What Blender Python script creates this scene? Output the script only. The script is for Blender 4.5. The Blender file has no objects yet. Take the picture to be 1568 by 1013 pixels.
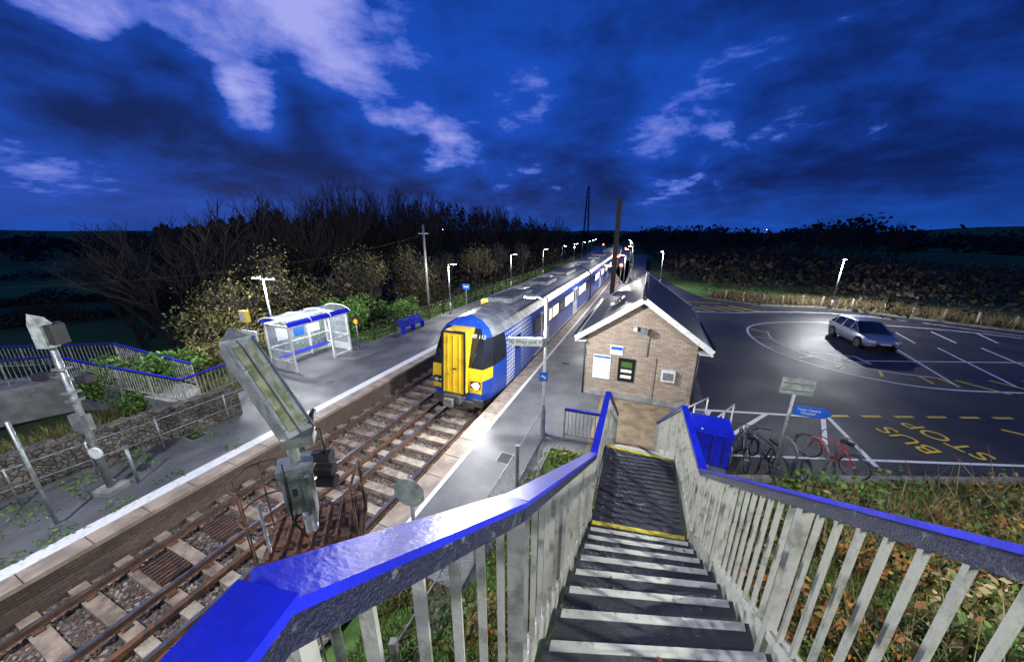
import bpy, math, random
import numpy as np
from mathutils import Matrix, Vector
random.seed(7); np.random.seed(7)
scene=bpy.context.scene
H=6.4
AZ=math.radians(22.2); sa,ca=math.sin(AZ),math.cos(AZ)
def bend(s):
    if s<=30: return 0.0
    if s<170: return -0.0005*(s-30)**2
    return -9.8-0.14*(s-170)
def W(p,s,z=0.0): return (ca*p+sa*s,-sa*p+ca*s,z)
def WB(p,s,z=0.0): return W(p+bend(s),s,z)
def PS(x,y): return (x*ca-y*sa, x*sa+y*ca)
DZ=.36
LP=1.3

# ---------------------------------------------------------------- materials
def nt(m):
    m.use_nodes=True; t=m.node_tree; t.nodes.clear()
    o=t.nodes.new('ShaderNodeOutputMaterial'); b=t.nodes.new('ShaderNodeBsdfPrincipled')
    t.links.new(b.outputs[0],o.inputs[0]); return t,b
def N(t,typ,**k):
    n=t.nodes.new(typ)
    for a,v in k.items(): setattr(n,a,v)
    return n
def noise(t,vec,scale,detail=5,rough=.55,dist=0):
    n=N(t,'ShaderNodeTexNoise'); n.inputs['Scale'].default_value=scale; n.inputs['Detail'].default_value=detail
    n.inputs['Roughness'].default_value=rough; n.inputs['Distortion'].default_value=dist
    if vec: t.links.new(vec,n.inputs['Vector'])
    return n.outputs['Fac']
def mixc(t,f,a,b,mode='MIX'):
    n=N(t,'ShaderNodeMix',data_type='RGBA',blend_type=mode)
    for i,x in ((0,f),(6,a),(7,b)):
        if hasattr(x,'links'): t.links.new(x,n.inputs[i])
        elif i==0: n.inputs[0].default_value=x
        else: n.inputs[i].default_value=(*x,1)
    return n.outputs[2]
def ramp(t,f,a,b,c0=0.,c1=1.,smooth=True):
    n=N(t,'ShaderNodeMapRange',interpolation_type='SMOOTHSTEP' if smooth else 'LINEAR')
    t.links.new(f,n.inputs[0]); n.inputs[1].default_value=a; n.inputs[2].default_value=b
    n.inputs[3].default_value=c0; n.inputs[4].default_value=c1; return n.outputs[0]
def mth(t,op,a,b=None):
    n=N(t,'ShaderNodeMath',operation=op)
    for i,x in ((0,a),(1,b)):
        if x is None: continue
        if hasattr(x,'links'): t.links.new(x,n.inputs[i])
        else: n.inputs[i].default_value=x
    return n.outputs[0]
def bump(t,b,h,st,dist=.02):
    n=N(t,'ShaderNodeBump'); n.inputs['Strength'].default_value=st; n.inputs['Distance'].default_value=dist
    t.links.new(h,n.inputs['Height']); t.links.new(n.outputs[0],b.inputs['Normal'])
def objco(t): return N(t,'ShaderNodeTexCoord').outputs['Object']
def mk(name,c1,c2=None,scale=6,rough=.6,metal=0,bm=0,bs=40,lo=.35,hi=.65,r2=None,fine=0,fa=.55,spec=.5):
    m=bpy.data.materials.new(name); t,b=nt(m); co=objco(t)
    c2=c2 or tuple(x*.72 for x in c1)
    n=noise(t,co,scale,6); c=mixc(t,ramp(t,n,lo,hi),c1,c2)
    if fine:
        f=noise(t,co,fine,2); c=mixc(t,ramp(t,f,.45,.75,.0,fa),c,tuple(min(1,x*2.2+.02) for x in c1))
    t.links.new(c,b.inputs['Base Color']); b.inputs['Metallic'].default_value=metal
    b.inputs['Roughness'].default_value=rough; b.inputs['Specular IOR Level'].default_value=spec
    if r2 is not None:
        t.links.new(ramp(t,noise(t,co,scale*.6,5),.35,.65,rough,r2),b.inputs['Roughness'])
    if bm: bump(t,b,noise(t,co,bs,4),bm)
    return m
def emis(name,c,s):
    m=bpy.data.materials.new(name); t,b=nt(m); b.inputs['Base Color'].default_value=(.8,.8,.8,1)
    b.inputs['Emission Color'].default_value=(*c,1); b.inputs['Emission Strength'].default_value=s; return m
M={}
M['asphalt']=mk('asphalt_lot',(.020,.021,.024),(.040,.041,.045),.35,.60,bm=.4,bs=160,r2=.42,fine=180,fa=.35,spec=.4)
M['plat']=mk('platform_asphalt',(.14,.14,.145),(.075,.078,.085),.9,.60,bm=.35,bs=120,r2=.30,fine=150)
M['coping']=mk('coping_stone',(.42,.33,.26),(.25,.20,.16),2.2,.6,bm=.3,bs=60)
M['paintw']=mk('white_road_paint',(.80,.80,.78),(.40,.40,.40),9,.5,lo=.50,hi=.8)
M['nosing']=mk('worn_white_nosing',(.60,.60,.50),(.20,.20,.17),14,.6,lo=.54,hi=.76,fine=70,fa=.12)
M['painty']=mk('yellow_road_paint',(.78,.57,.04),(.38,.30,.06),7,.5,lo=.50,hi=.8)
M['ynosing']=mk('worn_yellow_nosing',(.72,.58,.05),(.22,.18,.08),18,.55,lo=.50,hi=.74)
M['white']=mk('white_paint',(.70,.71,.68),(.46,.47,.43),9,.4,lo=.45,hi=.8)
M['balu']=mk('cream_railing_paint',(.42,.42,.37),(.17,.18,.14),7,.45,bm=.2,bs=60,lo=.46,hi=.72)
M['blue']=mk('blue_gloss_paint',(.012,.022,.60),(.009,.016,.42),7,.28,bm=.10,bs=60,fine=120,fa=.06)
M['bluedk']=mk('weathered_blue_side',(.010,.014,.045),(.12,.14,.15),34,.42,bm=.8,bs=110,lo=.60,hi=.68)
M['galv']=mk('galvanised_steel',(.32,.34,.34),(.20,.215,.22),8,.42,.5,bm=.15)
M['greyp']=mk('grey_equipment_paint',(.36,.40,.38),(.20,.23,.20),7,.5,.05,bm=.3,bs=30)
M['moss']=mk('mossy_panel',(.36,.37,.24),(.15,.18,.07),9,.7,bm=.5,bs=40)
M['dark']=mk('dark_metal',(.018,.018,.02),(.03,.03,.03),8,.5)
M['tar']=mk('tarred_wood',(.010,.009,.008),(.018,.015,.012),8,.8)
M['rust']=mk('rusty_steel',(.18,.07,.03),(.05,.035,.03),9,.8,bm=.6,bs=50)
M['railtop']=mk('rail_steel',(.50,.50,.50),(.34,.32,.30),5,.28,.9)
M['railweb']=mk('rail_rust',(.15,.07,.04),(.08,.045,.03),8,.8)
M['sleeper']=mk('sleeper_concrete',(.40,.34,.27),(.17,.13,.10),3,.8,bm=.5,bs=40,fine=60,fa=.3)
M['sleeper2']=mk('sleeper_brown',(.34,.26,.20),(.13,.09,.07),3,.8,bm=.5,bs=40,fine=60,fa=.3)
M['concrete']=mk('concrete',(.30,.29,.27),(.19,.19,.18),3,.8,bm=.4,bs=40)
M['rubber']=mk('black_rubber',(.015,.015,.016),None,8,.7)
M['glass']=mk('dark_glass',(.012,.014,.018),(.018,.02,.025),2,.08)
M['silver']=mk('silver_car_paint',(.42,.47,.56),(.38,.42,.50),2,.30,.55)
M['yel']=mk('yellow_train_paint',(.85,.54,.02),(.62,.38,.02),2.5,.4,lo=.4,hi=.75)
M['grey_roof']=mk('train_roof',(.28,.30,.31),(.14,.15,.16),2.5,.45,.2,bm=.2)
M['under']=mk('underframe',(.05,.05,.05),(.09,.08,.07),5,.7)
M['blackt']=mk('black_trim',(.012,.012,.014),None,5,.35)
M['redp']=mk('red_paint',(.42,.02,.02),None,9,.35)
M['skin_paper']=mk('poster_paper',(.80,.82,.84),(.30,.40,.55),26,.5,lo=.54,hi=.64)
M['bluesign']=mk('blue_sign',(.02,.12,.62),None,9,.4)
M['bark']=mk('bark',(.045,.038,.030),(.020,.018,.014),6,.9)
M['tread']=mk('step_grit',(.028,.032,.042),(.048,.052,.06),3,.55,bm=.7,bs=160,fine=200,fa=.4,r2=.36)
M['lamp']=emis('lamp_glow',(.93,.97,1.0),70)
M['lampfar']=emis('far_lamp_glow',(1,.93,.78),80)
M['redl']=emis('red_signal_glow',(1,.05,.02),60)
M['head']=emis('headlight_glow',(1,.98,.93),140)
M['winlit']=emis('lit_carriage_window',(1,.9,.7),1.3)
M['dirt']=mk('path_earth',(.32,.24,.14),(.18,.14,.09),2.5,.7,bm=.4,bs=40)

def brickmat(name,c1,c2,mo,sc,bw=.5,rh=.25,ms=.018,axis='z',rough=.8,bst=.6):
    m=bpy.data.materials.new(name); t,b=nt(m); co=objco(t)
    s=N(t,'ShaderNodeSeparateXYZ'); t.links.new(co,s.inputs[0])
    k=N(t,'ShaderNodeCombineXYZ')
    if axis=='z': t.links.new(mth(t,'ADD',s.outputs[0],s.outputs[1]),k.inputs[0]); t.links.new(s.outputs[2],k.inputs[1])
    else: t.links.new(s.outputs[1],k.inputs[0]); t.links.new(s.outputs[0],k.inputs[1])
    br=N(t,'ShaderNodeTexBrick'); t.links.new(k.outputs[0],br.inputs['Vector'])
    br.inputs['Color1'].default_value=(*c1,1); br.inputs['Color2'].default_value=(*c2,1); br.inputs['Mortar'].default_value=(*mo,1)
    br.inputs['Scale'].default_value=sc; br.inputs['Mortar Size'].default_value=ms; br.inputs['Brick Width'].default_value=bw; br.inputs['Row Height'].default_value=rh
    c=mixc(t,ramp(t,noise(t,co,1.3,6),.35,.7,0,.5),br.outputs[0],tuple(x*.55 for x in c1))
    t.links.new(c,b.inputs['Base Color']); b.inputs['Roughness'].default_value=rough; b.inputs['Specular IOR Level'].default_value=.3
    n=N(t,'ShaderNodeBump'); n.inputs['Strength'].default_value=bst; n.inputs['Distance'].default_value=.01; n.invert=True
    t.links.new(br.outputs['Fac'],n.inputs['Height']); t.links.new(n.outputs[0],b.inputs['Normal'])
    return m
M['brick']=brickmat('tan_brick',(.45,.36,.27),(.29,.22,.17),(.17,.155,.14),2.2,.5,.17)
M['slate']=brickmat('slate_roof',(.050,.053,.058),(.028,.030,.034),(.008,.008,.009),1.6,.5,.30,.012,'x',.42,.9)
M['facebrick']=brickmat('platform_face_brick',(.22,.15,.11),(.13,.10,.08),(.07,.065,.06),2.2,.5,.18)
def stonemat():
    m=bpy.data.materials.new('rubble_stone'); t,b=nt(m); co=objco(t)
    v=N(t,'ShaderNodeTexVoronoi'); v.inputs['Scale'].default_value=8; t.links.new(co,v.inputs['Vector'])
    v2=N(t,'ShaderNodeTexVoronoi',feature='DISTANCE_TO_EDGE'); v2.inputs['Scale'].default_value=8; t.links.new(co,v2.inputs['Vector'])
    c=mixc(t,v.outputs['Color'],(.07,.06,.05),(.22,.19,.16)); c=mixc(t,ramp(t,v2.outputs[0],0,.05),(.025,.025,.02),c)
    c=mixc(t,ramp(t,noise(t,co,1.8,5),.45,.65,0,.6),c,(.05,.06,.03))
    t.links.new(c,b.inputs['Base Color']); b.inputs['Roughness'].default_value=.9; bump(t,b,ramp(t,v2.outputs[0],0,.12),.9,.05); return m
M['stone']=stonemat()
def gravelmat(name,c1,c2,c3,sc):
    m=bpy.data.materials.new(name); t,b=nt(m); co=objco(t)
    v=N(t,'ShaderNodeTexVoronoi'); v.inputs['Scale'].default_value=sc; t.links.new(co,v.inputs['Vector'])
    s=N(t,'ShaderNodeSeparateColor'); t.links.new(v.outputs['Color'],s.inputs[0])
    c=mixc(t,s.outputs[0],c1,c2); c=mixc(t,ramp(t,noise(t,co,.8,5),.45,.65),c,c3,)
    c=mixc(t,ramp(t,v.outputs['Distance'],.3,.8,0,.8),c,(.012,.011,.01))
    t.links.new(c,b.inputs['Base Color']); b.inputs['Roughness'].default_value=.85; bump(t,b,mth(t,'SUBTRACT',1.0,v.outputs['Distance']),1.,.05); return m
M['ballast']=gravelmat('ballast',(.13,.11,.10),(.30,.25,.22),(.17,.11,.08),16)
def islandmat(name,cols,rough=.6):
    m=bpy.data.materials.new(name); t,b=nt(m); g=N(t,'ShaderNodeNewGeometry')
    r=N(t,'ShaderNodeValToRGB'); r.color_ramp.interpolation='CONSTANT'
    e=r.color_ramp.elements; n=len(cols)
    e[0].color=(*cols[0],1); e[1].position=1/n; e[1].color=(*cols[1],1)
    for i in range(2,n):
        x=e.new(i/n); x.color=(*cols[i],1)
    t.links.new(g.outputs['Random Per Island'],r.inputs[0])
    big=noise(t,objco(t),.9,3)
    c=mixc(t,ramp(t,big,.42,.64,0,.6),r.outputs[0],tuple(x*.45 for x in cols[0]))
    t.links.new(c,b.inputs['Base Color']); b.inputs['Roughness'].default_value=rough
    return m
M['leafg']=islandmat('green_leaves',[(.07,.18,.02),(.11,.23,.03),(.05,.12,.02),(.16,.25,.05)])
M['leafy']=islandmat('autumn_leaves',[(.16,.14,.04),(.12,.13,.035),(.20,.15,.05),(.07,.07,.025)])
M['leafd']=islandmat('dark_scrub_leaves',[(.035,.03,.018),(.055,.042,.022),(.025,.025,.015),(.085,.06,.032)],.9)
M['grassv']=islandmat('bank_vegetation',[(.11,.18,.03),(.18,.20,.05),(.30,.23,.10),(.08,.15,.025),(.22,.11,.04),(.38,.31,.17)],.8)
M['grassdry']=islandmat('dry_grass',[(.26,.19,.09),(.17,.13,.06),(.33,.25,.13),(.12,.10,.05)],.9)
M['orange']=islandmat('orange_weeds',[(.42,.17,.03),(.34,.23,.05),(.26,.10,.03),(.18,.20,.04)],.8)
M['stones']=islandmat('ballast_stones',[(.26,.21,.19),(.14,.105,.09),(.42,.36,.32),(.25,.13,.08),(.09,.08,.075)],.8)
def terrainmat():
    m=bpy.data.materials.new('terrain_grass'); t,b=nt(m); co=objco(t)
    n=noise(t,co,.045,5); n2=noise(t,co,2.2,5)
    c=mixc(t,ramp(t,n,.4,.6),(.12,.24,.05),(.09,.12,.04)); c=mixc(t,ramp(t,n2,.35,.75,0,.5),c,(.04,.055,.02))
    t.links.new(c,b.inputs['Base Color']); b.inputs['Roughness'].default_value=.95; b.inputs['Specular IOR Level'].default_value=.1; bump(t,b,n2,.8,.15); return m
M['terrain']=terrainmat()

# ---------------------------------------------------------------- mesh builder
class MB:
    def __init__(s): s.v=[];s.f=[];s.m=[];s.mats=[];s.sm=[]
    def mi(s,k):
        m=M[k] if isinstance(k,str) else k
        if m not in s.mats: s.mats.append(m)
        return s.mats.index(m)
    def poly(s,pts,k,smooth=False):
        i=len(s.v); s.v+= [tuple(p) for p in pts]; s.f.append(tuple(range(i,i+len(pts)))); s.m.append(s.mi(k)); s.sm.append(smooth)
    def box(s,c,d,k,rz=0,rx=0,ry=0):
        R=Matrix.Rotation(rz,3,'Z')@Matrix.Rotation(ry,3,'Y')@Matrix.Rotation(rx,3,'X'); c=Vector(c)
        P=[c+R@Vector((a*d[0]/2,b*d[1]/2,e*d[2]/2)) for e in(-1,1) for b in(-1,1) for a in(-1,1)]
        s.hexa(P,k)
    def hexa(s,P,k):
        i=len(s.v); s.v+=[tuple(p) for p in P]
        for q in ((0,2,3,1),(4,5,7,6),(0,1,5,4),(2,6,7,3),(0,4,6,2),(1,3,7,5)):
            s.f.append(tuple(i+j for j in q)); s.m.append(s.mi(k)); s.sm.append(False)
    def beam(s,a,b,w,h,k,off=0):
        a=Vector(a);b=Vector(b);d=(b-a).normalized()
        if abs(d.z)>.999: side=Vector((1,0,0))
        else: side=d.cross(Vector((0,0,1))).normalized()
        up=side.cross(d).normalized()
        P=[]
        for e in(-1,1):
            for q in (a,b):
                for r in(-1,1): P.append(q+side*(r*w/2)+up*(off+e*h/2))
        s.hexa(P,k)
    def tube(s,pts,rad,k,n=8,cap=True,smooth=True):
        pts=[Vector(p) for p in pts]
        if not hasattr(rad,'__len__'): rad=[rad]*len(pts)
        st=len(s.v)
        for i,p in enumerate(pts):
            d=(pts[min(i+1,len(pts)-1)]-pts[max(i-1,0)]).normalized()
            u=d.cross(Vector((0,0,1)) if abs(d.z)<.9 else Vector((1,0,0))).normalized(); w=d.cross(u)
            for j in range(n):
                t=2*math.pi*j/n; s.v.append(tuple(p+(u*math.cos(t)+w*math.sin(t))*rad[i]))
        mi=s.mi(k)
        for i in range(len(pts)-1):
            for j in range(n):
                a=st+i*n+j; b=st+i*n+(j+1)%n
                s.f.append((a,b,b+n,a+n)); s.m.append(mi); s.sm.append(smooth)
        if cap:
            s.f.append(tuple(st+j for j in range(n))[::-1]); s.m.append(mi); s.sm.append(False)
            e=st+(len(pts)-1)*n; s.f.append(tuple(e+j for j in range(n))); s.m.append(mi); s.sm.append(False)
    def ring(s,c,R,r,k,axis='X',n=24,m=6,a0=0,a1=2*math.pi):
        P=[]
        for i in range(n+1):
            t=a0+(a1-a0)*i/n; q=(math.cos(t)*R,math.sin(t)*R)
            P.append((c[0],c[1]+q[0],c[2]+q[1]) if axis=='X' else (c[0]+q[0],c[1],c[2]+q[1]) if axis=='Y' else (c[0]+q[0],c[1]+q[1],c[2]))
        s.tube(P,r,k,m,cap=False)
    def disc(s,c,r,k,axis='Y',n=16,t=.02):
        d={'X':Vector((1,0,0)),'Y':Vector((0,1,0)),'Z':Vector((0,0,1))}[axis]; c=Vector(c)
        s.tube([c-d*t/2,c+d*t/2],r,k,n,smooth=False)
    def build(s,name,loc=(0,0,0),rz=0,parent=None,bevel=0,scale=1):
        me=bpy.data.meshes.new(name); me.from_pydata(s.v,[],s.f)
        for m in s.mats: me.materials.append(m)
        me.polygons.foreach_set('material_index',s.m); me.polygons.foreach_set('use_smooth',s.sm); me.update()
        o=bpy.data.objects.new(name,me); scene.collection.objects.link(o)
        o.location=loc; o.rotation_euler=(0,0,rz); o.scale=(scale,)*3
        if parent: o.parent=parent
        if bevel:
            b=o.modifiers.new('bevel','BEVEL'); b.width=bevel; b.segments=2; b.limit_method='ANGLE'
        return o
def rawmesh(name,verts,nper,mat):
    n=len(verts)//nper; me=bpy.data.meshes.new(name)
    me.vertices.add(len(verts)); me.vertices.foreach_set('co',np.asarray(verts,dtype=np.float32).ravel())
    me.loops.add(len(verts)); me.loops.foreach_set('vertex_index',np.arange(len(verts),dtype=np.int32))
    me.polygons.add(n); me.polygons.foreach_set('loop_start',np.arange(0,n*nper,nper,dtype=np.int32))
    me.update(calc_edges=True); me.validate(); me.materials.append(mat); return me
def fastmesh(name,verts,nper,mat,parent=None):
    o=bpy.data.objects.new(name,rawmesh(name,verts,nper,mat)); scene.collection.objects.link(o)
    if parent: o.parent=parent
    return o
def leafverts(c,size):
    n=len(c); a=np.random.normal(size=(n,3)); a/=np.linalg.norm(a,axis=1)[:,None]
    b=np.cross(a,np.random.normal(size=(n,3))); b/=np.linalg.norm(b,axis=1)[:,None]
    sz=(size*np.random.uniform(.5,1.3,n))[:,None]
    return np.stack([c-a*sz,c-b*sz*.55,c+a*sz,c+b*sz*.55],1).reshape(-1,3)
def bladeverts(c,h,w,lean=.35):
    n=len(c); t=np.random.uniform(0,2*np.pi,n); d=np.stack([np.cos(t),np.sin(t),0*t],1)
    hh=(h*np.random.uniform(.4,1.2,n))[:,None]; ww=w*np.random.uniform(.6,1.3,n)[:,None]
    l=np.random.normal(size=(n,3))*lean; l[:,2]=1
    return np.stack([c-d*ww,c+d*ww,c+l*hh],1).reshape(-1,3)

# ---------------------------------------------------------------- terrain
def sm(a,b,x):
    t=min(1,max(0,(x-a)/(b-a))); return t*t*(3-2*t)
def bank(x,y,p):
    b=min(2.5,max(0,(6.9-y)*.42)); return b*sm(-2.6,-1.2,p)
def hz(x,y):
    p,s=PS(x,y); r=math.hypot(x,y); pb=p-bend(s) if s<400 else p-bend(400)
    if pb<-14.6:
        z=-.5-2.2*sm(-17,-34,pb)
    elif pb<-5.0: z=-1.1
    elif pb<-3.0: z=-1.1 if s>4 else -1.0+.9*sm(-4.9,-2.8,pb)
    else:
        z=-.07+bank(x,y,p)
        if x>38 or s>50: z-=1.0*sm(38,60,max(x,s-10))
    z+= .12*math.sin(x*.31+y*.17)*sm(40,80,r)
    if r>300:
        a=math.degrees(math.atan2(x,y))
        k=sm(300,2600,r); z+=k*(12+10*math.sin(a*.09+1)+22*sm(38,60,a)+4*math.sin(a*.5))
    return z
n=241; g=[]
for i in range(n):
    u=-1+2*i/(n-1); g.append(75*u+4200*u**5*(abs(u)**2))
vs=[];fs=[]
for j in range(n):
    for i in range(n):
        x=g[i]+10;y=g[j]+12; vs.append((x,y,hz(x,y)))
for j in range(n-1):
    for i in range(n-1):
        a=j*n+i; fs.append((a,a+1,a+n+1,a+n))
me=bpy.data.meshes.new('ground'); me.from_pydata(vs,[],fs); me.materials.append(M['terrain'])
me.polygons.foreach_set('use_smooth',[True]*len(fs)); o=bpy.data.objects.new('ground',me); scene.collection.objects.link(o)

SS=[-14,-8,-4,0,3.8]+[6+3*i for i in range(58)]
def strip(mb,p0,p1,z0,z1,k,s0=-14,s1=170):
    L=[s for s in SS if s0<s<s1]; L=[s0]+L+[s1]
    for a,b in zip(L[:-1],L[1:]):
        mb.poly([WB(p0,a,z0),WB(p1,a,z1),WB(p1,b,z1),WB(p0,b,z0)],k)
mb=MB(); strip(mb,-10.6,-4.75,-1.2+DZ,-1.2+DZ,'ballast'); mb.build('ballast_bed')
mb=MB()
strip(mb,-10.45,-10.45,-1.1,-.10,'facebrick',-14,170)
strip(mb,-10.45,-10.38,-.1,-.1,'coping'); strip(mb,-10.38,-10.38,-.1,0,'coping')
strip(mb,-10.38,-10.85,0,0,'coping'); strip(mb,-10.85,-11.22,.0,.0,'paintw'); strip(mb,-11.22,-15.3,0,0,'plat'); strip(mb,-15.3,-15.3,0,-1.3,'concrete')
P=[W(-15.29,8.8,.002),W(-15.29,14.6,.002),W(-17.6,14.6,.002),W(-17.6,8.8,.002)]; mb.poly(P[::-1],'plat')
mb.poly([W(-17.6,8.8,.002),W(-17.6,14.6,.002),W(-17.6,14.6,-1),W(-17.6,8.8,-1)],'concrete'); mb.poly([W(-17.6,8.8,.002),W(-15.3,8.8,.002),W(-15.3,8.8,-1),W(-17.6,8.8,-1)],'concrete')
mb.build('platform')
mb=MB()
strip(mb,-5.05,-5.05,-1.1,-.10,'facebrick',3.8); strip(mb,-5.12,-5.05,-.1,-.1,'coping',3.8); strip(mb,-5.12,-5.12,0,-.1,'coping',3.8)
strip(mb,-5.12,-4.55,0,0,'coping',3.8); strip(mb,-4.55,-4.43,.0,.0,'paintw',3.8); strip(mb,-4.43,-2.2,0,0,'plat',3.8)
mb.poly([W(-5.12,3.8,0),W(-5.12,3.8,-1.3),W(-2.2,3.8,-1.3),W(-2.2,3.8,0)],'facebrick')
mb.build('platform')
mb=MB()
s=-10
while s<60:
    mb.box(W(-10.6+bend(s),s,.002),(.46,.012,.008),'dark',-AZ)
    if s>3.9: mb.box(W(-4.84+bend(s),s,.002),(.55,.012,.008),'dark',-AZ)
    s+=.9
mb.build('coping_joints')
mb=MB(); 
mb.poly([W(-2.2,8.6,.004),W(2.6,8.6,.004),W(2.6,22,.004),W(-2.2,22,.004)],'plat')
mb.poly([W(-1.2,8.7,.009),W(1.3,8.7,.009),W(1.3,12.6,.009),W(-1.2,12.6,.009)],'dirt')
mb.build('forecourt_path')
mb=MB()
for p_,s_,a_,b_ in((-3.3,7.6,.5,.5),(-13.2,4.8,.6,.45),(-12.6,9.4,.45,.45),(-3.4,15.5,.5,.4)):
    mb.box(W(p_,s_,.004),(a_,b_,.006),'concrete',-AZ); mb.box(W(p_,s_,.006),(a_-.08,b_-.08,.006),'dark',-AZ)
mb.build('drain_cover')
def track(name,pc,sc):
    mb=MB(); s=-13.
    while s<150:
        c=W(pc+bend(s),s,-1.14+DZ)
        mb.box((c[0],c[1],c[2]+random.uniform(-.012,.012)),(2.5,.25,.16),sc,-AZ+random.uniform(-.012,.012))
        if s<40:
            for e in(-.7175,.7175): mb.box(W(pc+e+bend(s),s,-1.05+DZ),(.34,.15,.03),'rust',-AZ)
        s+=.65
    for e in(-.7175,.7175):
        q=pc+e
        strip(mb,q-.07,q+.07,-1.03+DZ,-1.03+DZ,'railweb'); strip(mb,q-.035,q-.035,-1.05+DZ,-.91+DZ,'railweb'); strip(mb,q+.035,q+.035,-.91+DZ,-1.05+DZ,'railweb')
        strip(mb,q-.035,q+.035,-.905+DZ,-.905+DZ,'railtop')
        strip(mb,q-.036,q-.036,-.93+DZ,-.905+DZ,'railtop'); strip(mb,q+.036,q+.036,-.905+DZ,-.93+DZ,'railtop')
    mb.build(name)
TR=-6.5; TL=-9.15
track('railway_track',TR,'sleeper'); track('railway_track',TL,'sleeper2')
mb=MB(); mb.beam(W(-7.85,-13,-1.04+DZ),W(-7.85,12,-1.04+DZ),.12,.12,'rust'); mb.tube([W(-8.0+.03*math.sin(i),-13+i,-1.1+DZ) for i in range(26)],.03,'dark',6); mb.build('trackside_cable')
mb=MB()
for s in (2.2,3.3): 
    mb.box(W(TL,s,-1.02+DZ),(.9,.5,.06),'rust',-AZ)
    for j in range(8): mb.box(W(TL-.4+.115*j,s,-.98+DZ),(.03,.5,.03),'dark',-AZ)
mb.build('track_grating')
N_=30000
ps=np.stack([np.random.uniform(-10.4,-4.8,N_),np.random.uniform(-3,16,N_)],1)
o8=np.array([(1,0,0),(0,1,0),(-1,0,0),(0,-1,0),(0,0,.8)])
V=np.zeros((N_,5,3)); sz=np.random.uniform(.022,.05,N_); th=np.random.uniform(0,6.28,N_)
for i in range(5):
    x,y,z=o8[i]; V[:,i,0]=(x*np.cos(th)-y*np.sin(th))*sz; V[:,i,1]=(x*np.sin(th)+y*np.cos(th))*sz*np.random.uniform(.7,1.2,N_); V[:,i,2]=z*sz
V[:,4,0]+=np.random.normal(size=N_)*.012; V[:,4,1]+=np.random.normal(size=N_)*.012
X=ca*ps[:,0]+sa*ps[:,1]; Y=-sa*ps[:,0]+ca*ps[:,1]
V[:,:,0]+=X[:,None]; V[:,:,1]+=Y[:,None]; V[:,:,2]-=1.195-DZ
me=bpy.data.meshes.new('ballast_stones'); F=[]
for i in range(N_):
    b=i*5; F+=[(b,b+1,b+4),(b+1,b+2,b+4),(b+2,b+3,b+4),(b+3,b,b+4)]
me.from_pydata(V.reshape(-1,3).tolist(),[],F); me.materials.append(M['stones']); o=bpy.data.objects.new('ballast_stones',me); scene.collection.objects.link(o)

# ---------------------------------------------------------------- train
def dotmat():
    m=bpy.data.materials.new('train_blue_dots'); t,b=nt(m); co=objco(t)
    s=N(t,'ShaderNodeSeparateXYZ'); t.links.new(co,s.inputs[0])
    k=N(t,'ShaderNodeCombineXYZ'); t.links.new(s.outputs[1],k.inputs[0]); t.links.new(s.outputs[2],k.inputs[1])
    v=N(t,'ShaderNodeTexVoronoi',voronoi_dimensions='2D'); v.inputs['Scale'].default_value=5.5; v.inputs['Randomness'].default_value=0; t.links.new(k.outputs[0],v.inputs['Vector'])
    dia=mth(t,'ADD',s.outputs[1],mth(t,'MULTIPLY',s.outputs[2],-.9))
    th=mth(t,'SUBTRACT',.47,mth(t,'MULTIPLY',mth(t,'ABSOLUTE',mth(t,'SUBTRACT',dia,.9)),.14))
    f=mth(t,'LESS_THAN',v.outputs['Distance'],th)
    c=mixc(t,f,(.016,.065,.40),(.75,.8,.85)); t.links.new(c,b.inputs['Base Color']); b.inputs['Roughness'].default_value=.3; return m
M['tdots']=dotmat()
M['tblue']=mk('train_blue',(.016,.065,.40),(.012,.05,.32),2,.28)
M['tgrey']=mk('train_door_grey',(.50,.53,.55),(.42,.45,.48),3,.35)
zl=[.25,.6,.95,1.5,1.95,2.5,3.05,3.35,3.6,3.75]
wf=[1.2,1.36,1.40,1.40,1.40,1.38,1.30,1.08,.66,0.0]
w0=[.8,.98,1.08,1.12,1.12,1.05,.95,.75,.45,0.0]
y0=[.15,.0,0,0,.08,.28,.5,.75,1.0,1.25]
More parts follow.
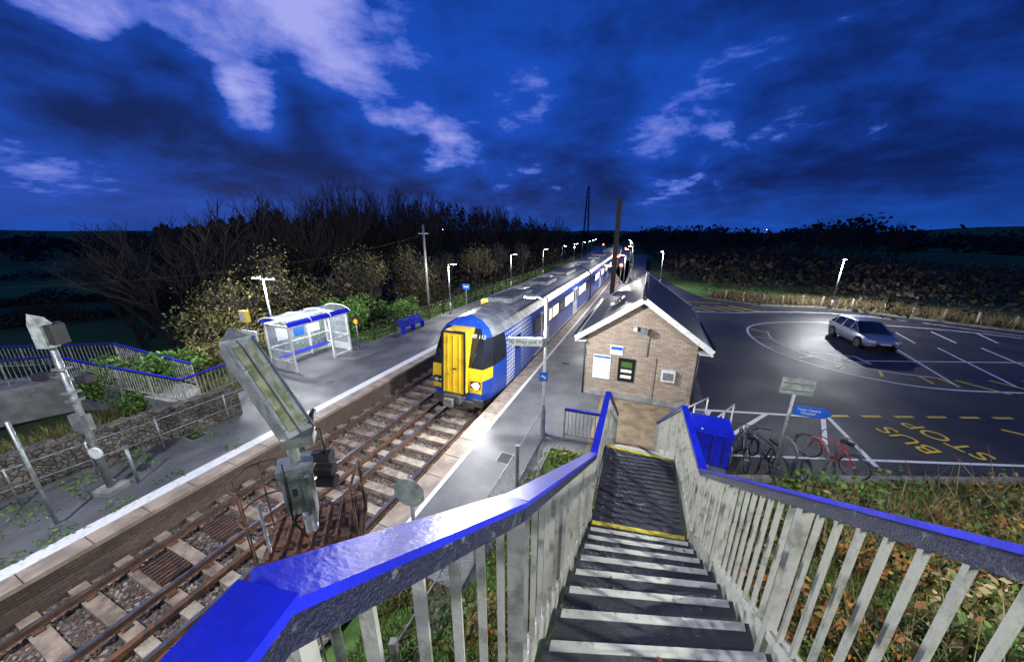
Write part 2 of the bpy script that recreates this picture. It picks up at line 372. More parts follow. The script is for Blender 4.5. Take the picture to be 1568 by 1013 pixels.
def car(name,s0,L,front):
    s1=s0+L; a=Vector(WB(TR,s0,-.905+DZ)); b=Vector(WB(TR,s1,-.905+DZ)); d=b-a
    rz=math.atan2(d.y,d.x)-math.pi/2
    mb=MB()
    if front: secs=[(y0,w0),([.55+y*.6 for y in y0],[ (q*.35+r*.65) for q,r in zip(w0,wf)]),([1.7]*10,wf),([5.0]*10,wf),([L]*10,wf)]
    else: secs=[([0]*10,wf),([L]*10,wf)]
    for q in range(len(secs)-1):
        (ya,wa),(yb,wb)=secs[q],secs[q+1]
        for i in range(9):
            if i<1: k='under'
            elif i<6:
                k='tblue'
                if front and q in(0,) : k='yel' if i==3 else ('glass' if i in(4,5) else 'tblue')
                elif front and q==1: k='glass' if i in (4,5) else 'tblue'
                elif front and q==2: k='tdots'
            else: k='grey_roof' if not(front and q==0) else 'tblue'
            for e in(1,-1):
                P=[(e*wa[i],ya[i],zl[i]),(e*wb[i],yb[i],zl[i]),(e*wb[i+1],yb[i+1],zl[i+1]),(e*wa[i+1],ya[i+1],zl[i+1])]
                mb.poly(P if e>0 else P[::-1],k,smooth=(i>=5))
    for sec,fl in ((secs[0],1),(secs[-1],-1)):
        ya,wa=sec
        for i in range(9):
            if front and fl==1: k=['under','tblue','yel','yel','glass','glass','blackt','tblue','tblue'][i]
            else: k='blackt'
            mb.poly([(-wa[i],ya[i],zl[i]),(wa[i],ya[i],zl[i]),(wa[i+1],ya[i+1],zl[i+1]),(-wa[i+1],ya[i+1],zl[i+1])],k)
    for e in(1,-1):
        x=e*1.40
        st=5.2 if front else .8
        mb.box((x,(st+L-.8)/2,2.3),(.024,L-.8-st,.86),'blackt')
        if front:
            mb.box((x,3.0,1.6),(.03,.75,1.95),'tblue'); mb.box((x,3.0,2.25),(.04,.45,.6),'glass')
        yy=st+.3; i=0
        while yy<L-2.2:
            mb.box((x,yy+.75,2.3),(.034,1.35,.66),'winlit' if i%3!=0 else 'glass'); yy+=1.62; i+=1
        for yd in (L*.32,L*.68):
            mb.box((x,yd,1.75),(.07,1.5,2.1),'tgrey')
            for q in(-.38,.38): mb.box((x,yd+q,2.2),(.08,.42,.95),'glass')
            mb.box((x,yd,1.75),(.078,.02,2.1),'blackt')
        mb.box((x,L/2+2,.72),(.03,L-7,.10),'tgrey')
        mb.box((e*1.06,L/2+1,3.43),(.10,L-5.6,.05),'under')
    for i in range(int(L/2.2)-1): mb.box((0,2.9+i*2.1,3.76),(1.3,.06,.05),'under')
    for yy,ll in ((L*.25,3.0),(L*.5,2.2),(L*.76,3.2)):
        mb.box((0,yy,3.80),(1.25,ll,.22),'grey_roof'); mb.box((0,yy,3.92),(.9,ll*.8,.03),'under')
    for yy in (3.2,L-3.2):
        for dy in(-1.25,1.25):
            for e in(-.72,.72): mb.disc((e,yy+dy,.43),.42,'under','X',20,.13)
        mb.box((0,yy,.5),(1.9,3.3,.3),'under')
    mb.box((0,L/2,.55),(2.3,L-11,.5),'under')
    if front:
        P=[(-.50,-.28,.98),(.50,-.28,.98),(-.50,.5,.98),(.50,.5,.98),(-.47,-.05,3.38),(.47,-.05,3.38),(-.47,1.0,3.38),(.47,1.0,3.38)]
        mb.hexa(P,'yel')
        for q in (-.5,.5): mb.beam((q,-.29,1.0),(q*.94,-.06,3.38),.07,.06,'blackt')
        mb.beam((-.5,-.06,3.38),(.5,-.06,3.38),.07,.07,'blackt')
        for q in(-.26,0,.26): mb.beam((q,-.292,1.05),(q*.95,-.075,3.25),.025,.025,'yel')
        mb.box((.1,-.30,2.0),(.16,.03,.05),'dark')
        for e in(-1,1):
            mb.box((e*.83,-.03,1.33),(.40,.10,.26),'blackt'); mb.disc((e*.88,-.09,1.33),.115 if e>0 else .085,'head' if e>0 else 'tgrey','Y',14,.03); mb.disc((e*.70,-.09,1.33),.05,'tgrey','Y',12,.03)
            mb.tube([(e*.62,.02,2.0),(e*.80,.12,2.55)],.014,'dark',5)
            mb.box((e*.9,.0,.55),(.4,.12,.3),'under')
        mb.box((0,-.25,.78),(.75,.5,.3),'under'); mb.tube([(0,-.1,.75),(0,-.62,.75)],.10,'dark',10); mb.box((0,-.66,.75),(.36,.16,.30),'galv')
        mb.box((0,-.05,.45),(1.5,.12,.25),'under')
        for q in(-.3,.28): mb.tube([(q,-.3,.95),(q,-.45,.6),(q*.8,-.3,.35)],.025,'dark',6)
    o=mb.build(name,a,rz)
    if front:
        cu=bpy.data.curves.new('unit_number','FONT'); cu.body='380 112'; cu.size=.22; cu.align_x='CENTER'; to=bpy.data.objects.new('unit_number',cu); scene.collection.objects.link(to)
        to.parent=o; to.location=(.74,.40,3.08); to.rotation_euler=(math.radians(50),0,0); cu.materials.append(M['white'])
    return o
root=bpy.data.objects.new('passenger_train',None); scene.collection.objects.link(root)
s=10.2
for i in range(4):
    o=car('carriage_%d'%(i+1),s,22.6,i==0); o.parent=root; s+=23.2

# ---------------------------------------------------------------- lights
def lamp(x,y,hh,power,arms=((1,0),),z0=0,col=(.95,.98,1),far=False,blueb=False,name='platform_lamp_post'):
    mb=MB()
    mb.tube([(0,0,0),(0,0,.9)],.075,'blue' if blueb else 'galv',10); mb.tube([(0,0,.9),(0,0,hh)],[.055,.04],'white' if blueb else 'galv',10)
    mb.disc((0,0,.02),.14,'galv','Z',12,.04)
    for ax,ay in arms:
        mb.tube([(0,0,hh-.05),(ax*.3,ay*.3,hh+.04)],.025,'galv',6)
        mb.box((ax*.5,ay*.5,hh+.06),(.42,.20,.08) ,'galv',math.atan2(ay,ax))
        mb.box((ax*.5,ay*.5,hh+.005),(.34,.16,.03),'lampfar' if far else 'lamp',math.atan2(ay,ax))
    o=mb.build(name,(x,y,z0))
    if power:
        for ax,ay in arms:
            l=bpy.data.lights.new('lamp_light','POINT'); l.energy=LP*power/len(arms); l.shadow_soft_size=.12; l.color=col
            q=bpy.data.objects.new('lamp_light',l); q.location=(ax*.5,ay*.5,hh-.14); scene.collection.objects.link(q); q.parent=o
    return o
e=(ca,-sa); f=(-ca,sa)
lamp(*W(-2.66,9.2)[:2],4.55,1300,(f,),blueb=True)
lamp(*W(-16.9,10.1)[:2],4.3,1300,(e,f))
for i in range(9):
    s=22.5+13*i; x,y,_=WB(-14.6,s); lamp(x,y,4.0,[1100,1000,800,0,800,0,0,0,0][i],(e,),far=i>2,col=(1,.97,.9))
for i in range(8):
    s=26+13*i; x,y,_=WB(-2.4,s); lamp(x,y,4.0,[800,800,0,800,0,0,0,0][i],(f,),far=i>1,col=(1,.96,.88))
lamp(18.2,40.7,4.2,600,((-.7,-.7),),name='car_park_lamp_post')
lamp(27.1,27.5,4.3,2100,((-.6,-.8),),name='car_park_lamp_post')
lamp(2.4,-2.6,4.0,340,((-.6,.6),),z0=4.6,name='unseen_lamp_post')  # unseen lamp behind the camera, added for the light on the near steps
lamp(*W(-8.6,-2.7)[:2],3.6,2600,((sa,ca),),z0=4.9,name='unseen_lamp_post')  # unseen lamp added off to the left to brighten the tracks
lamp(6.8,-1.6,5.2,2100,((.2,.98),),z0=2.4,name='unseen_lamp_post',col=(1,.98,.92))  # unseen lamp added behind the view to brighten the right bank vegetation
for x,y in((-52,120),(-30,150),(-14,175),(110,150),(150,170)): lamp(x,y,8.5,0,((.5,-.8),),z0=-1,far=True,name='distant_street_lamp')
mb=MB()
def pbox(p0,p1,s0,s1,z0,z1,k): mb.hexa([W(p0,s0,z0),W(p1,s0,z0),W(p0,s1,z0),W(p1,s1,z0),W(p0,s0,z1),W(p1,s0,z1),W(p0,s1,z1),W(p1,s1,z1)],k)
pbox(-17,1.2,-5.0,-3.1,4.6,4.9,'concrete'); pbox(-17,-1.2,-3.12,-3.06,4.9,6.0,'balu'); pbox(-17,1.2,-5.0,-4.94,4.9,6.0,'balu')
pbox(-17.2,-16.6,-5,-3.1,-1,4.6,'concrete'); pbox(-4.2,-3.7,-5,-3.1,-1,4.6,'concrete')
mb.build('footbridge_deck')
l=bpy.data.lights.new('headlight_beam','SPOT'); l.energy=500; l.spot_size=math.radians(110); l.spot_blend=.8; l.shadow_soft_size=.08
o=bpy.data.objects.new('headlight_beam',l); scene.collection.objects.link(o); o.parent=root
o.location=W(TR+.9,10.0,.8); o.rotation_euler=(Vector((-sa*1,-ca,-.25))).to_track_quat('-Z','Y').to_euler()

mb=MB(); mb.box((-.62,0,0),(1.05,.05,.26),'white'); mb.box((0,0,0),(.1,.1,.3),'galv')
o=mb.build('way_out_sign',(*W(-2.66,9.2)[:2],3.2),-.10)
def text(body,size,loc,rot,mat,parent,name='lettering',ext=.002):
    cu=bpy.data.curves.new(name,'FONT'); cu.body=body; cu.size=size; cu.align_x='CENTER'; cu.align_y='CENTER'; cu.extrude=ext
    t=bpy.data.objects.new(name,cu); scene.collection.objects.link(t); t.location=loc; t.rotation_euler=rot; cu.materials.append(M[mat])
    if parent: t.parent=parent
    return t
text('10 Way out >',.18,(-.62,-.03,0),(math.radians(90),0,0),'dark',o)
mb=MB(); mb.box((0,0,0),(.26,.03,.3),'bluesign'); mb.box((0,-.02,0),(.16,.01,.05),'white',ry=.6); mb.build('small_platform_sign',(*W(-2.66,9.12)[:2],2.1))

# ---------------------------------------------------------------- station building
mb=MB(); x0,x1,ye=-1.95,1.95,7.4; ez,rz_=2.6,4.05
mb.box((0,ye/2,ez/2),(x1-x0,ye,ez),'brick')
for y in(0.0,ye): mb.poly([(x0,y,ez),(x1,y,ez),(0,y,rz_-.08)],'brick')
mb.box((0,ye/2,.12),(x1-x0+.06,ye+.06,.24),'concrete')
for e_ in(-1,1):
    ow=2.32
    a=Vector((e_*ow,-.35,ez-.20)); b=Vector((0,-.35,rz_)); c_=Vector((0,ye+.35,rz_)); d=Vector((e_*ow,ye+.35,ez-.20))
    up=Vector((0,0,.12)); P=[a,b,d,c_,a+up,b+up,d+up,c_+up]
    mb.hexa(P,'slate')
    mb.beam((e_*(ow+.04),-.37,ez-.16),(e_*.02,-.37,rz_+.05),.05,.19,'white'); mb.beam((e_*(ow+.04),ye+.37,ez-.19),(e_*.02,ye+.37,rz_+.02),.05,.19,'white')
    mb.box((e_*(ow+.03),ye/2,ez-.20),(.06,ye+.7,.20),'white'); mb.box((e_*(x1+.19),ye/2,ez-.28),(.36,ye+.6,.03),'white')
    mb.tube([(e_*(ow+.12),-.35,ez-.10),(e_*(ow+.12),ye+.35,ez-.10)],.06,'dark',8)
    mb.tube([(e_*(x1+.06),-.06,.0),(e_*(x1+.06),-.06,ez-.3)],.035,'dark',8)
mb.tube([(0,-.4,rz_+.12),(0,ye+.4,rz_+.12)],.08,'dark',8)
mb.box((-1.15,2.2,3.46),(.7,.9,.06),'glass',ry=-math.atan2(1.6,2.32))
def board(x,z,w,h,k,fr='white'):
    mb.box((x,-.02,z),(w+.06,.04,h+.06),fr); mb.box((x,-.045,z),(w,.012,h),k)
board(-1.32,1.25,.62,.95,'skin_paper'); board(-.8,2.02,.42,.32,'white'); mb.box((-.8,-.055,2.10),(.42,.012,.12),'bluesign'); mb.box((-1.32,-.055,1.68),(.62,.012,.07),'bluesign')
board(-.38,1.25,.56,.9,'blackt','blackt'); mb.box((-.38,-.056,1.48),(.40,.01,.22),'leafg'); mb.box((-.38,-.056,1.22),(.40,.01,.12),'white'); mb.box((-.38,-.056,.98),(.4,.01,.12),'skin_paper')
mb.box((1.1,-.09,1.28),(.46,.18,.42),'white'); mb.box((1.1,-.185,1.28),(.36,.01,.3),'galv'); mb.box((.62,-.03,.95),(.03,.06,1.9),'concrete')
mb.tube([(.05,-.05,2.95),(.05,-.3,3.05)],.03,'galv',6); mb.disc((.1,-.32,2.95),.14,'galv','Y',14,.16); mb.box((-.2,-.2,3.0),(.12,.3,.12),'white'); mb.tube([(.3,-.04,1.9),(.3,-.04,3.0)],.02,'galv',6)
for y in(1.4,4.2): mb.box((x0-.02,y,1.05),(.06,.95,2.0),'blue'); mb.box((x1+.02,y,1.5),(.05,1.1,.9),'white'); mb.box((x1+.045,y,1.5),(.02,.95,.76),'glass')
bld=mb.build('station_building',W(0,12.75,.0),-AZ)
mb=MB(); mb.box((0,0,4.15),(.26,.26,8.3),'tar'); mb.box((0,0,6.2),(.55,.06,.06),'tar'); mb.box((.2,0,2.3),(.2,.3,.5),'galv'); mb.build('wooden_pole',W(-2.0,21.8),-AZ)
mb=MB(); mb.tube([(0,0,0),(0,0,7.6)],[.13,.09],'galv',8); mb.box((0,0,6.9),(.9,.06,.06),'galv'); mb.build('utility_pole',(-7.4,28.8,-.6))
mb=MB()
A=Vector((-7.4,28.8,6.2)); B=Vector((-26,11,4.4))
mb.tube([A.lerp(B,i/16)-Vector((0,0,1.1*4*(i/16)*(1-i/16))) for i in range(17)],.011,'dark',4)
mb.build('overhead_wire')
mb=MB() 
for a_ in((-1,-1),(1,-1),(1,1),(-1,1)): mb.tube([(a_[0]*2.2,a_[1]*2.2,0),(a_[0]*.5,a_[1]*.5,45)],.28,'dark',4)
for i in range(15):
    z=3*i; r=2.2-1.7*z/45; r2=2.2-1.7*(z+3)/45
    for q in((-1,-1,1,-1),(1,1,-1,1),(-1,1,-1,-1),(1,-1,1,1)): mb.tube([(q[0]*r,q[1]*r,z),(q[2]*r2,q[3]*r2,z+3)],.12,'dark',3)
mb.build('lattice_mast',(60,280,-4))

# ---------------------------------------------------------------- stairs
L0,L8=Vector((1.03,3.43)),Vector((.175,1.197)); R0,R8=Vector((2.15,3.19)),Vector((1.314,1.14))
mb=MB(); ris=.194; zl_=2.8
def tl(i): return L0+(L8-L0)*i/8
def trr(i): return R0+(R8-R0)*i/8
NT=11
for i in range(0,NT+1):
    z=zl_+ris*i; a=tl(i);b=trr(i); c_=tl(i+1); d=trr(i+1)
    if i==NT: c_=Vector((-.95,-2.9)); d=Vector((.85,-3.6))
    if i>0:
        P=[(a.x,a.y,z-.05),(b.x,b.y,z-.05),(c_.x,c_.y,z-.05),(d.x,d.y,z-.05),(a.x,a.y,z),(b.x,b.y,z),(c_.x,c_.y,z),(d.x,d.y,z)]
        mb.hexa(P,'tread')
        mb.poly([(a.x,a.y,z-.05),(b.x,b.y,z-.05),(b.x,b.y,z-ris),(a.x,a.y,z-ris)],'tread')
        e1=(c_-a).normalized()*.048; e2=(d-b).normalized()*.048; ins=(b-a).normalized()*.03
        P=[]
        for zz in(z-.04,z+.004):
            for q in (a+ins-(e1*.06),b-ins-(e2*.06),a+ins+e1,b-ins+e2): P.append((q.x,q.y,zz))
        mb.hexa(P,'nosing')
L9,R9=Vector((1.67,5.03)),Vector((2.66,4.64))
def slab(a,b,c_,d,z,t,k): mb.hexa([(a.x,a.y,z-t),(b.x,b.y,z-t),(c_.x,c_.y,z-t),(d.x,d.y,z-t),(a.x,a.y,z),(b.x,b.y,z),(c_.x,c_.y,z),(d.x,d.y,z)],k)
slab(L9,R9,tl(1),trr(1),zl_,.06,'tread')
u1=(L9-L0).normalized()
for j in range(16):
    q=u1*(.12+.094*j); a=L0+q+Vector((.06,0)); b=R0+q-Vector((.06,0)); mb.beam((a.x,a.y,zl_+.003),(b.x,b.y,zl_+.003),.018,.006,'tread')
def strip2(a,b,dirv,z,k,w=.06): 
    q=dirv*w; slab(a,b,a+q,b+q,z+.004,.03,k)
strip2(L0+Vector((.02,0)),R0-Vector((.02,0)),-(L0-L8).normalized(),zl_,'ynosing',.06)
strip2(L9+Vector((.02,0)),R9-Vector((.02,0)),-u1,zl_,'ynosing',.06)
dv=Vector((sa,ca))
NS=14
for i in range(1,NS):
    z=zl_-i*zl_/NS; g0=(i-1)*.307; g1=i*.307
    slab(L9+dv*g1,R9+dv*g1,L9+dv*g0,R9+dv*g0,z,.05,'tread'); strip2(L9+dv*g1,R9+dv*g1,-dv,z,'nosing',.05)
    mb.poly([(*(L9+dv*g0),z),(*(R9+dv*g0),z),(*(R9+dv*g0),z+.2),(*(L9+dv*g0),z+.2)],'tread')
def P3(v,z): return Vector((v.x,v.y,z))
st_l=[P3(tl(11.3),zl_+ris*11.3),P3(L0,zl_),P3(L9,zl_),P3(L9+dv*4.3,0)]
st_r=[P3(trr(11.3),zl_+ris*11.3),P3(R0,zl_),P3(R9,zl_),P3(R9+dv*4.3,0)]
for pts,o_ in((st_l,-.045),(st_r,.045)):
    for a,b in zip(pts[:-1],pts[1:]):
        sd=(b-a); sd=Vector((sd.y,-sd.x,0)).normalized()*o_
        mb.beam(a+sd,b+sd,.03,.26,'balu',-.05)
for q in (L9,R9,L0,R0): mb.box((q.x,q.y,1.3),(.12,.12,2.86),'galv')
mb.build('footbridge_stairs')
def leaflitter():
    c=[]
    for i in range(60):
        j=random.uniform(0,9); a=tl(j);b=trr(j); q=a.lerp(b,random.uniform(.05,.95)); c.append((q.x,q.y,zl_+ris*math.floor(j)+.012))
    return np.array(c)
def railing(name,top,base,spc=.115,post=1.25):
    mb=MB()
    for a,b in zip(top[:-1],top[1:]):
        a=Vector(a);b=Vector(b)
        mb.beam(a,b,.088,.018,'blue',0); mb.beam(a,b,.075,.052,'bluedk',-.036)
    nseg=len(top)-1
    for sgi in range(nseg):
        a,b,c_,d=map(Vector,(top[sgi],top[sgi+1],base[sgi],base[sgi+1])); Ln=(Vector((b.x,b.y))-Vector((a.x,a.y))).length; n_=max(1,int(Ln/spc))
        mb.beam(c_+Vector((0,0,.10)),d+Vector((0,0,.10)),.035,.04,'balu')
        m_=max(1,round(Ln/post))
        for i in range(1,n_):
            t=i/n_; q=a.lerp(b,t)-Vector((0,0,.055)); w=c_.lerp(d,t)+Vector((0,0,.10))
            if min(abs(t-j/m_) for j in range(m_+1))*Ln<.045: continue
            mb.beam(w,q,.026,.012,'balu')
        for i in range(m_+(1 if sgi==nseg-1 else 0)):
            t=i/m_; q=a.lerp(b,t)-Vector((0,0,.05)); w=c_.lerp(d,t)-Vector((0,0,.12)); mb.beam(w,q,.062,.03,'balu')
    return mb.build(name)
def hh(x,y,h): return Vector((x,y,H-h))
top=[hh(-.52,-.9,.43),hh(-.30,.30,.425),hh(.014,.934,.893),hh(1.0,3.44,2.58),hh(1.63,5.05,2.58),hh(3.26,9.05,5.38)]
base=[t-Vector((0,0,1.0)) for t in top]; railing('stair_railing',top,base)
top=[hh(.80,-1.0,.43),hh(.97,.28,.45),hh(2.19,3.17,2.6),hh(2.70,4.62,2.6),hh(4.32,8.6,5.38)]
base=[t-Vector((0,0,1.0)) for t in top]; railing('stair_railing',top,base)
top=[Vector(W(-1.95,9.2,1.1)),Vector(W(-.65,9.3,1.1))]; railing('path_railing',top,[t-Vector((0,0,1.0)) for t in top])
mb=MB()
for p0,s0,p1,s1 in((1.0,9.9,2.3,11.6),(1.9,9.6,3.0,11.4)):
    for z in(.45,1.05): mb.tube([W(p0,s0,z),W(p1,s1,z+.1)],.028,'white',6)
    for t in(0,.33,.66,1):
        q=W(p0+(p1-p0)*t,s0+(s1-s0)*t); mb.tube([q,(q[0],q[1],1.1)],.025,'white',6)
mb.build('ramp_handrail')
def meshfence(name,pts,hgt,sp=.09,post=2.0,k='galv'):
    mb=MB()
    for (p0,s0),(p1,s1) in zip(pts[:-1],pts[1:]):
        L=math.hypot(p1-p0,s1-s0); n_=int(L/sp)
        for i in range(n_):
            t=i/n_; a=Vector(W(p0+(p1-p0)*t,s0+(s1-s0)*t,0))
            t2=min(1,t+hgt/L); b=Vector(W(p0+(p1-p0)*t2,s0+(s1-s0)*t2,0)); 
            mb.tube([a,b+Vector((0,0,(t2-t)*L))],.0035,k,3,False); mb.tube([b,a+Vector((0,0,(t2-t)*L))],.0035,k,3,False)
        for z in(.03,hgt): mb.tube([W(p0,s0,z),W(p1,s1,z)],.012,k,5)
        m_=max(1,round(L/post))
        for i in range(m_+1):
            t=i/m_; q=W(p0+(p1-p0)*t,s0+(s1-s0)*t,0); mb.box((q[0],q[1],hgt/2+.05),(.09,.09,hgt+.15),'concrete')
    return mb.build(name)
meshfence('chain_link_fence',[(-2.6,2.2),(-2.6,9.0)],1.1)

# ---------------------------------------------------------------- signal head in the foreground
mb=MB()
gx,gy=-2.08,2.72
mb.tube([(gx,gy,-.6),(gx,gy,4.1)],.06,'galv',12)
mb.box((gx,gy,3.98),(.17,.22,.44),'greyp',.5); mb.box((gx+.11,gy-.05,3.96),(.04,.26,.52),'galv',.5); mb.box((gx-.11,gy-.08,4.0),(.04,.2,.44),'greyp',.5)
mb.box((gx+.02,gy-.13,4.0),(.10,.02,.3),'galv',.5); mb.box((gx+.02,gy-.145,4.03),(.04,.02,.08),'dark',.5)
mb.box((gx-.02,gy-.02,4.25),(.30,.24,.06),'galv',.5); mb.tube([(gx-.03,gy,4.25),(gx-.03,gy,4.62)],.05,'greyp',10)
for zz in(4.24,4.08,3.94): mb.disc((gx+.17,gy+.12,zz),.065,'dark','X',14,.18)
mb.tube([(gx-.05,gy-.15,4.35),(gx+.0,gy-.22,4.1),(gx-.02,gy-.2,3.75),(gx,gy-.08,3.4)],.011,'dark',6)
hd=Vector((-2.66,3.02,5.36)); hb=Vector((-2.04,2.74,4.55))
dd=(hd-hb).normalized(); sd=dd.cross(Vector((0,0,1))).normalized()
mb.beam(hb,hd,.24,.10,'greyp'); mb.beam(hb+dd*.05,hd-dd*.05,.15,.012,'moss',.056); mb.beam(hb,hd,.02,.06,'greyp',.07)
for q in(-.126,.126): mb.beam(hb+sd*q,hd+sd*q,.012,.15,'galv',.01)
for t in(.02,.34,.66,.98): mb.beam(hb.lerp(hd,t)-sd*.13,hb.lerp(hd,t)+sd*.13,.03,.17,'greyp')
tip=hd+dd*.16+Vector((.03,0,.02)); mb.hexa([hd-sd*.12,hd+sd*.12,tip-sd*.01,tip+sd*.01,hd-sd*.12+Vector((0,0,.06)),hd+sd*.12+Vector((0,0,.06)),tip-sd*.01+Vector((0,0,.02)),tip+sd*.01+Vector((0,0,.02))],'galv')
mb.box(hb+Vector((.0,0,-.03)),(.26,.2,.10),'galv',.4)
for t in (.3,.55,.8): mb.tube([hb.lerp(hd,t)+Vector((0,.02,-.06)),hb.lerp(hd,t)+Vector((.06,.14,-.16))],.05,'dark',10)
mb.tube([hb+Vector((.02,.05,-.02)),hb+Vector((.14,.12,.0)),hb+Vector((.2,.05,-.25))],.012,'dark',6)
mb.tube([hb+Vector((.05,.1,.05)),hb+Vector((.02,.25,.12))],.03,'dark',8)
mb.box((gx+.05,gy+.05,3.42),(.9,.6,.04),'rust',.35)
for i in range(8): mb.box((gx+.05+(-.4+.115*i)*math.cos(.35),gy+.05+(-.4+.115*i)*math.sin(.35),3.45),(.02,.6,.03),'rust',.35)
cx,cy=gx-.38,gy-.02
mb.ring((cx,cy,3.72),.25,.010,'rust','Z',24,5); mb.ring((cx,cy,4.12),.25,.010,'rust','Z',24,5,1.2,4.6)
for a_ in(1.2,2.3,3.4,4.6): mb.tube([(cx+.25*math.cos(a_),cy+.25*math.sin(a_),2.2),(cx+.25*math.cos(a_),cy+.25*math.sin(a_),4.12)],.008,'rust',5)
for q in (-.17,.17): mb.tube([(gx-.25,gy-.1+q,-1),(gx-.25,gy-.1+q,4.0)],.013,'galv',6)
for i in range(14): mb.tube([(gx-.25,gy-.27,-.5+.3*i),(gx-.25,gy+.07,-.5+.3*i)],.01,'galv',5)
for q in((.45,.25),(.55,-.15)): mb.tube([(gx+q[0],gy+q[1],3.42),(gx+q[0],gy+q[1],4.1)],.014,'rust',6)
mb.tube([(gx+.45,gy+.25,4.1),(gx+.55,gy-.15,4.1)],.014,'rust',6)
mb.build('railway_signal')
mb=MB(); mb.tube([(0,0,0),(0,0,3.15)],.03,'galv',8)
P=[(.25*math.cos(math.pi/8+i*math.pi/4),-.05,2.9+.25*math.sin(math.pi/8+i*math.pi/4)) for i in range(8)]
mb.poly(P,'greyp'); mb.poly([(a,b+.012,c_) for a,b,c_ in P][::-1],'white')
mb.box((0,-.035,2.98),(.4,.02,.04),'galv'); mb.box((0,-.035,2.8),(.4,.02,.04),'galv'); mb.build('octagonal_sign',(-1.48,3.95,-.1),-.2)
mb=MB(); mb.tube([(0,0,0),(0,0,4.2)],[.075,.055],'galv',10); mb.box((0,0,.06),(.5,.5,.14),'concrete'); mb.box((-.05,-.02,4.2),(.26,.22,.55),'greyp'); mb.box((.15,.05,4.22),(.16,.26,.45),'dark')
mb.hexa([(-.18,-.13,4.47),(.08,-.13,4.47),(-.18,.09,4.47),(.08,.09,4.47),(-.08,-.13,4.72),(-.06,-.13,4.72),(-.08,.09,4.60),(-.06,.09,4.60)],'greyp')
for z in(4.05,4.25,4.4): mb.disc((.0,.16,z),.07,'dark','Y',12,.2)
mb.box((-.05,0,2.0),(.42,.12,.42),'galv'); mb.tube([(-.5,0,3.2),(.5,0,3.1)],.02,'galv',6); mb.box((-.5,0,3.2),(.3,.2,.16),'dark'); mb.box((.45,0,3.15),(.24,.2,.16),'dark'); mb.disc((.12,-.1,1.2),.15,'white','Y',16,.05)
for z in(2.6,2.8,3.4): mb.box((0,0,z),(.22,.22,.05),'galv')
mb.build('railway_signal',W(-12.25,2.6))
mb=MB(); mb.tube([(0,0,0),(0,0,2.7)],.035,'galv',8); mb.box((0,0,.03),(.2,.2,.05),'galv'); mb.build('steel_post',W(-11.8,1.6))
mb=MB(); mb.tube([(0,0,0),(0,0,1.1)],.035,'galv',8); mb.disc((0,0,1.1),.06,'galv','Z',8,.05); mb.build('steel_post',W(-12.0,3.0))
mb=MB()
wp=[(-13.45,6.3),(-13.9,4.2),(-14.4,2.0),(-15.1,-1),(-16,-5)]
for a,b in zip(wp[:-1],wp[1:]):
    A=Vector(W(*a,.40));B=Vector(W(*b,.40)); mb.beam(A,B,.4,1.0,'stone')
    L=(B-A).length; k=int(L/.42)
    for i in range(k): q=A.lerp(B,(i+.5)/k); mb.box((q.x,q.y,.96+random.uniform(-.015,.03)),(.40,.46+random.uniform(-.05,.05),.14),'stone',-AZ+.2+random.uniform(-.06,.06))
mb.build('stone_wall')
mb=MB()
for z in(.55,1.05):
    mb.tube([W(-12.9,7.5,z),W(-13.1,4,z),W(-13.5,1.5,z),W(-13.9,-3,z)],.018,'galv',6)
for p_,s_ in((-12.9,7.5),(-13,5.7),(-13.1,4),(-13.3,2.7),(-13.5,1.5),(-13.7,0)): mb.tube([W(p_,s_,0),W(p_,s_,1.1)],.022,'galv',6)
mb.build('pipe_handrail')
def rl(pts):
    top=[Vector((x,y,z+1.1)) for x,y,z in pts]; railing('ramp_railing',top,[t-Vector((0,0,1.0)) for t in top],.14,1.6)
rl([(-11.6,14.6,0),(-12.5,11.4,0),(-18.9,12.7,.45),(-21.5,11.5,.5),(-23,9,.5)])
rl([(-13.6,13.0,0),(-18.2,14.3,.45),(-23.2,13.3,.6),(-26,10,.6)])
mb=MB(); mb.hexa([(-12.5,11.4,-1),(-18.9,12.7,-1),(-13.5,13.0,-1),(-18.4,14.3,-1),(-12.5,11.4,0),(-18.9,12.7,.45),(-13.5,13.0,0),(-18.4,14.3,.45)],'concrete'); mb.hexa([(-18.9,12.7,-1),(-23,9,-1),(-18.4,14.3,-1),(-26,10,-1),(-18.9,12.7,.45),(-23,9,.5),(-18.4,14.3,.45),(-26,10,.6)],'concrete'); mb.build('access_ramp')

# shelter
mb=MB(); M['clear']=bpy.data.materials.new('clear_panel'); t,b=nt(M['clear']); b.inputs['Base Color'].default_value=(.6,.66,.7,1); b.inputs['Roughness'].default_value=.15; b.inputs['Alpha'].default_value=.22
Lx,Ly,hz_=1.7,3.2,2.2
for x in(0,-Lx):
    for y in(0,Ly/3,2*Ly/3,Ly):
        if x==0 and y in(Ly/3,): continue
        mb.box((x,y,hz_/2),(.09,.09,hz_),'white')
for x in(0,-Lx): mb.box((x,Ly/2,hz_+.005),(.10,Ly+.1,.12),'white')
for y in(0,Ly): mb.box((-Lx/2,y,hz_),(Lx-.1,.08,.10),'white'); mb.box((-Lx/2,y,1.0),(Lx-.1,.04,.05),'white'); mb.box((-Lx/2,y,1.15),(Lx-.12,.012,1.9),'clear'); mb.box((-Lx/2,y,.28),(Lx-.1,.03,.4),'white')
mb.box((-Lx,Ly/2,1.15),(.012,Ly-.1,1.9),'clear'); mb.box((0,Ly*.83,1.15),(.012,Ly/3-.1,1.9),'clear')
for z in(.1,1.0): mb.box((-Lx,Ly/2,z),(.05,Ly-.1,.06),'white'); mb.box((0,Ly*.83,z),(.05,Ly/3-.1,.06),'white')
mb.box((-Lx+.35,Ly/2,.48),(.35,Ly-.6,.05),'blue')
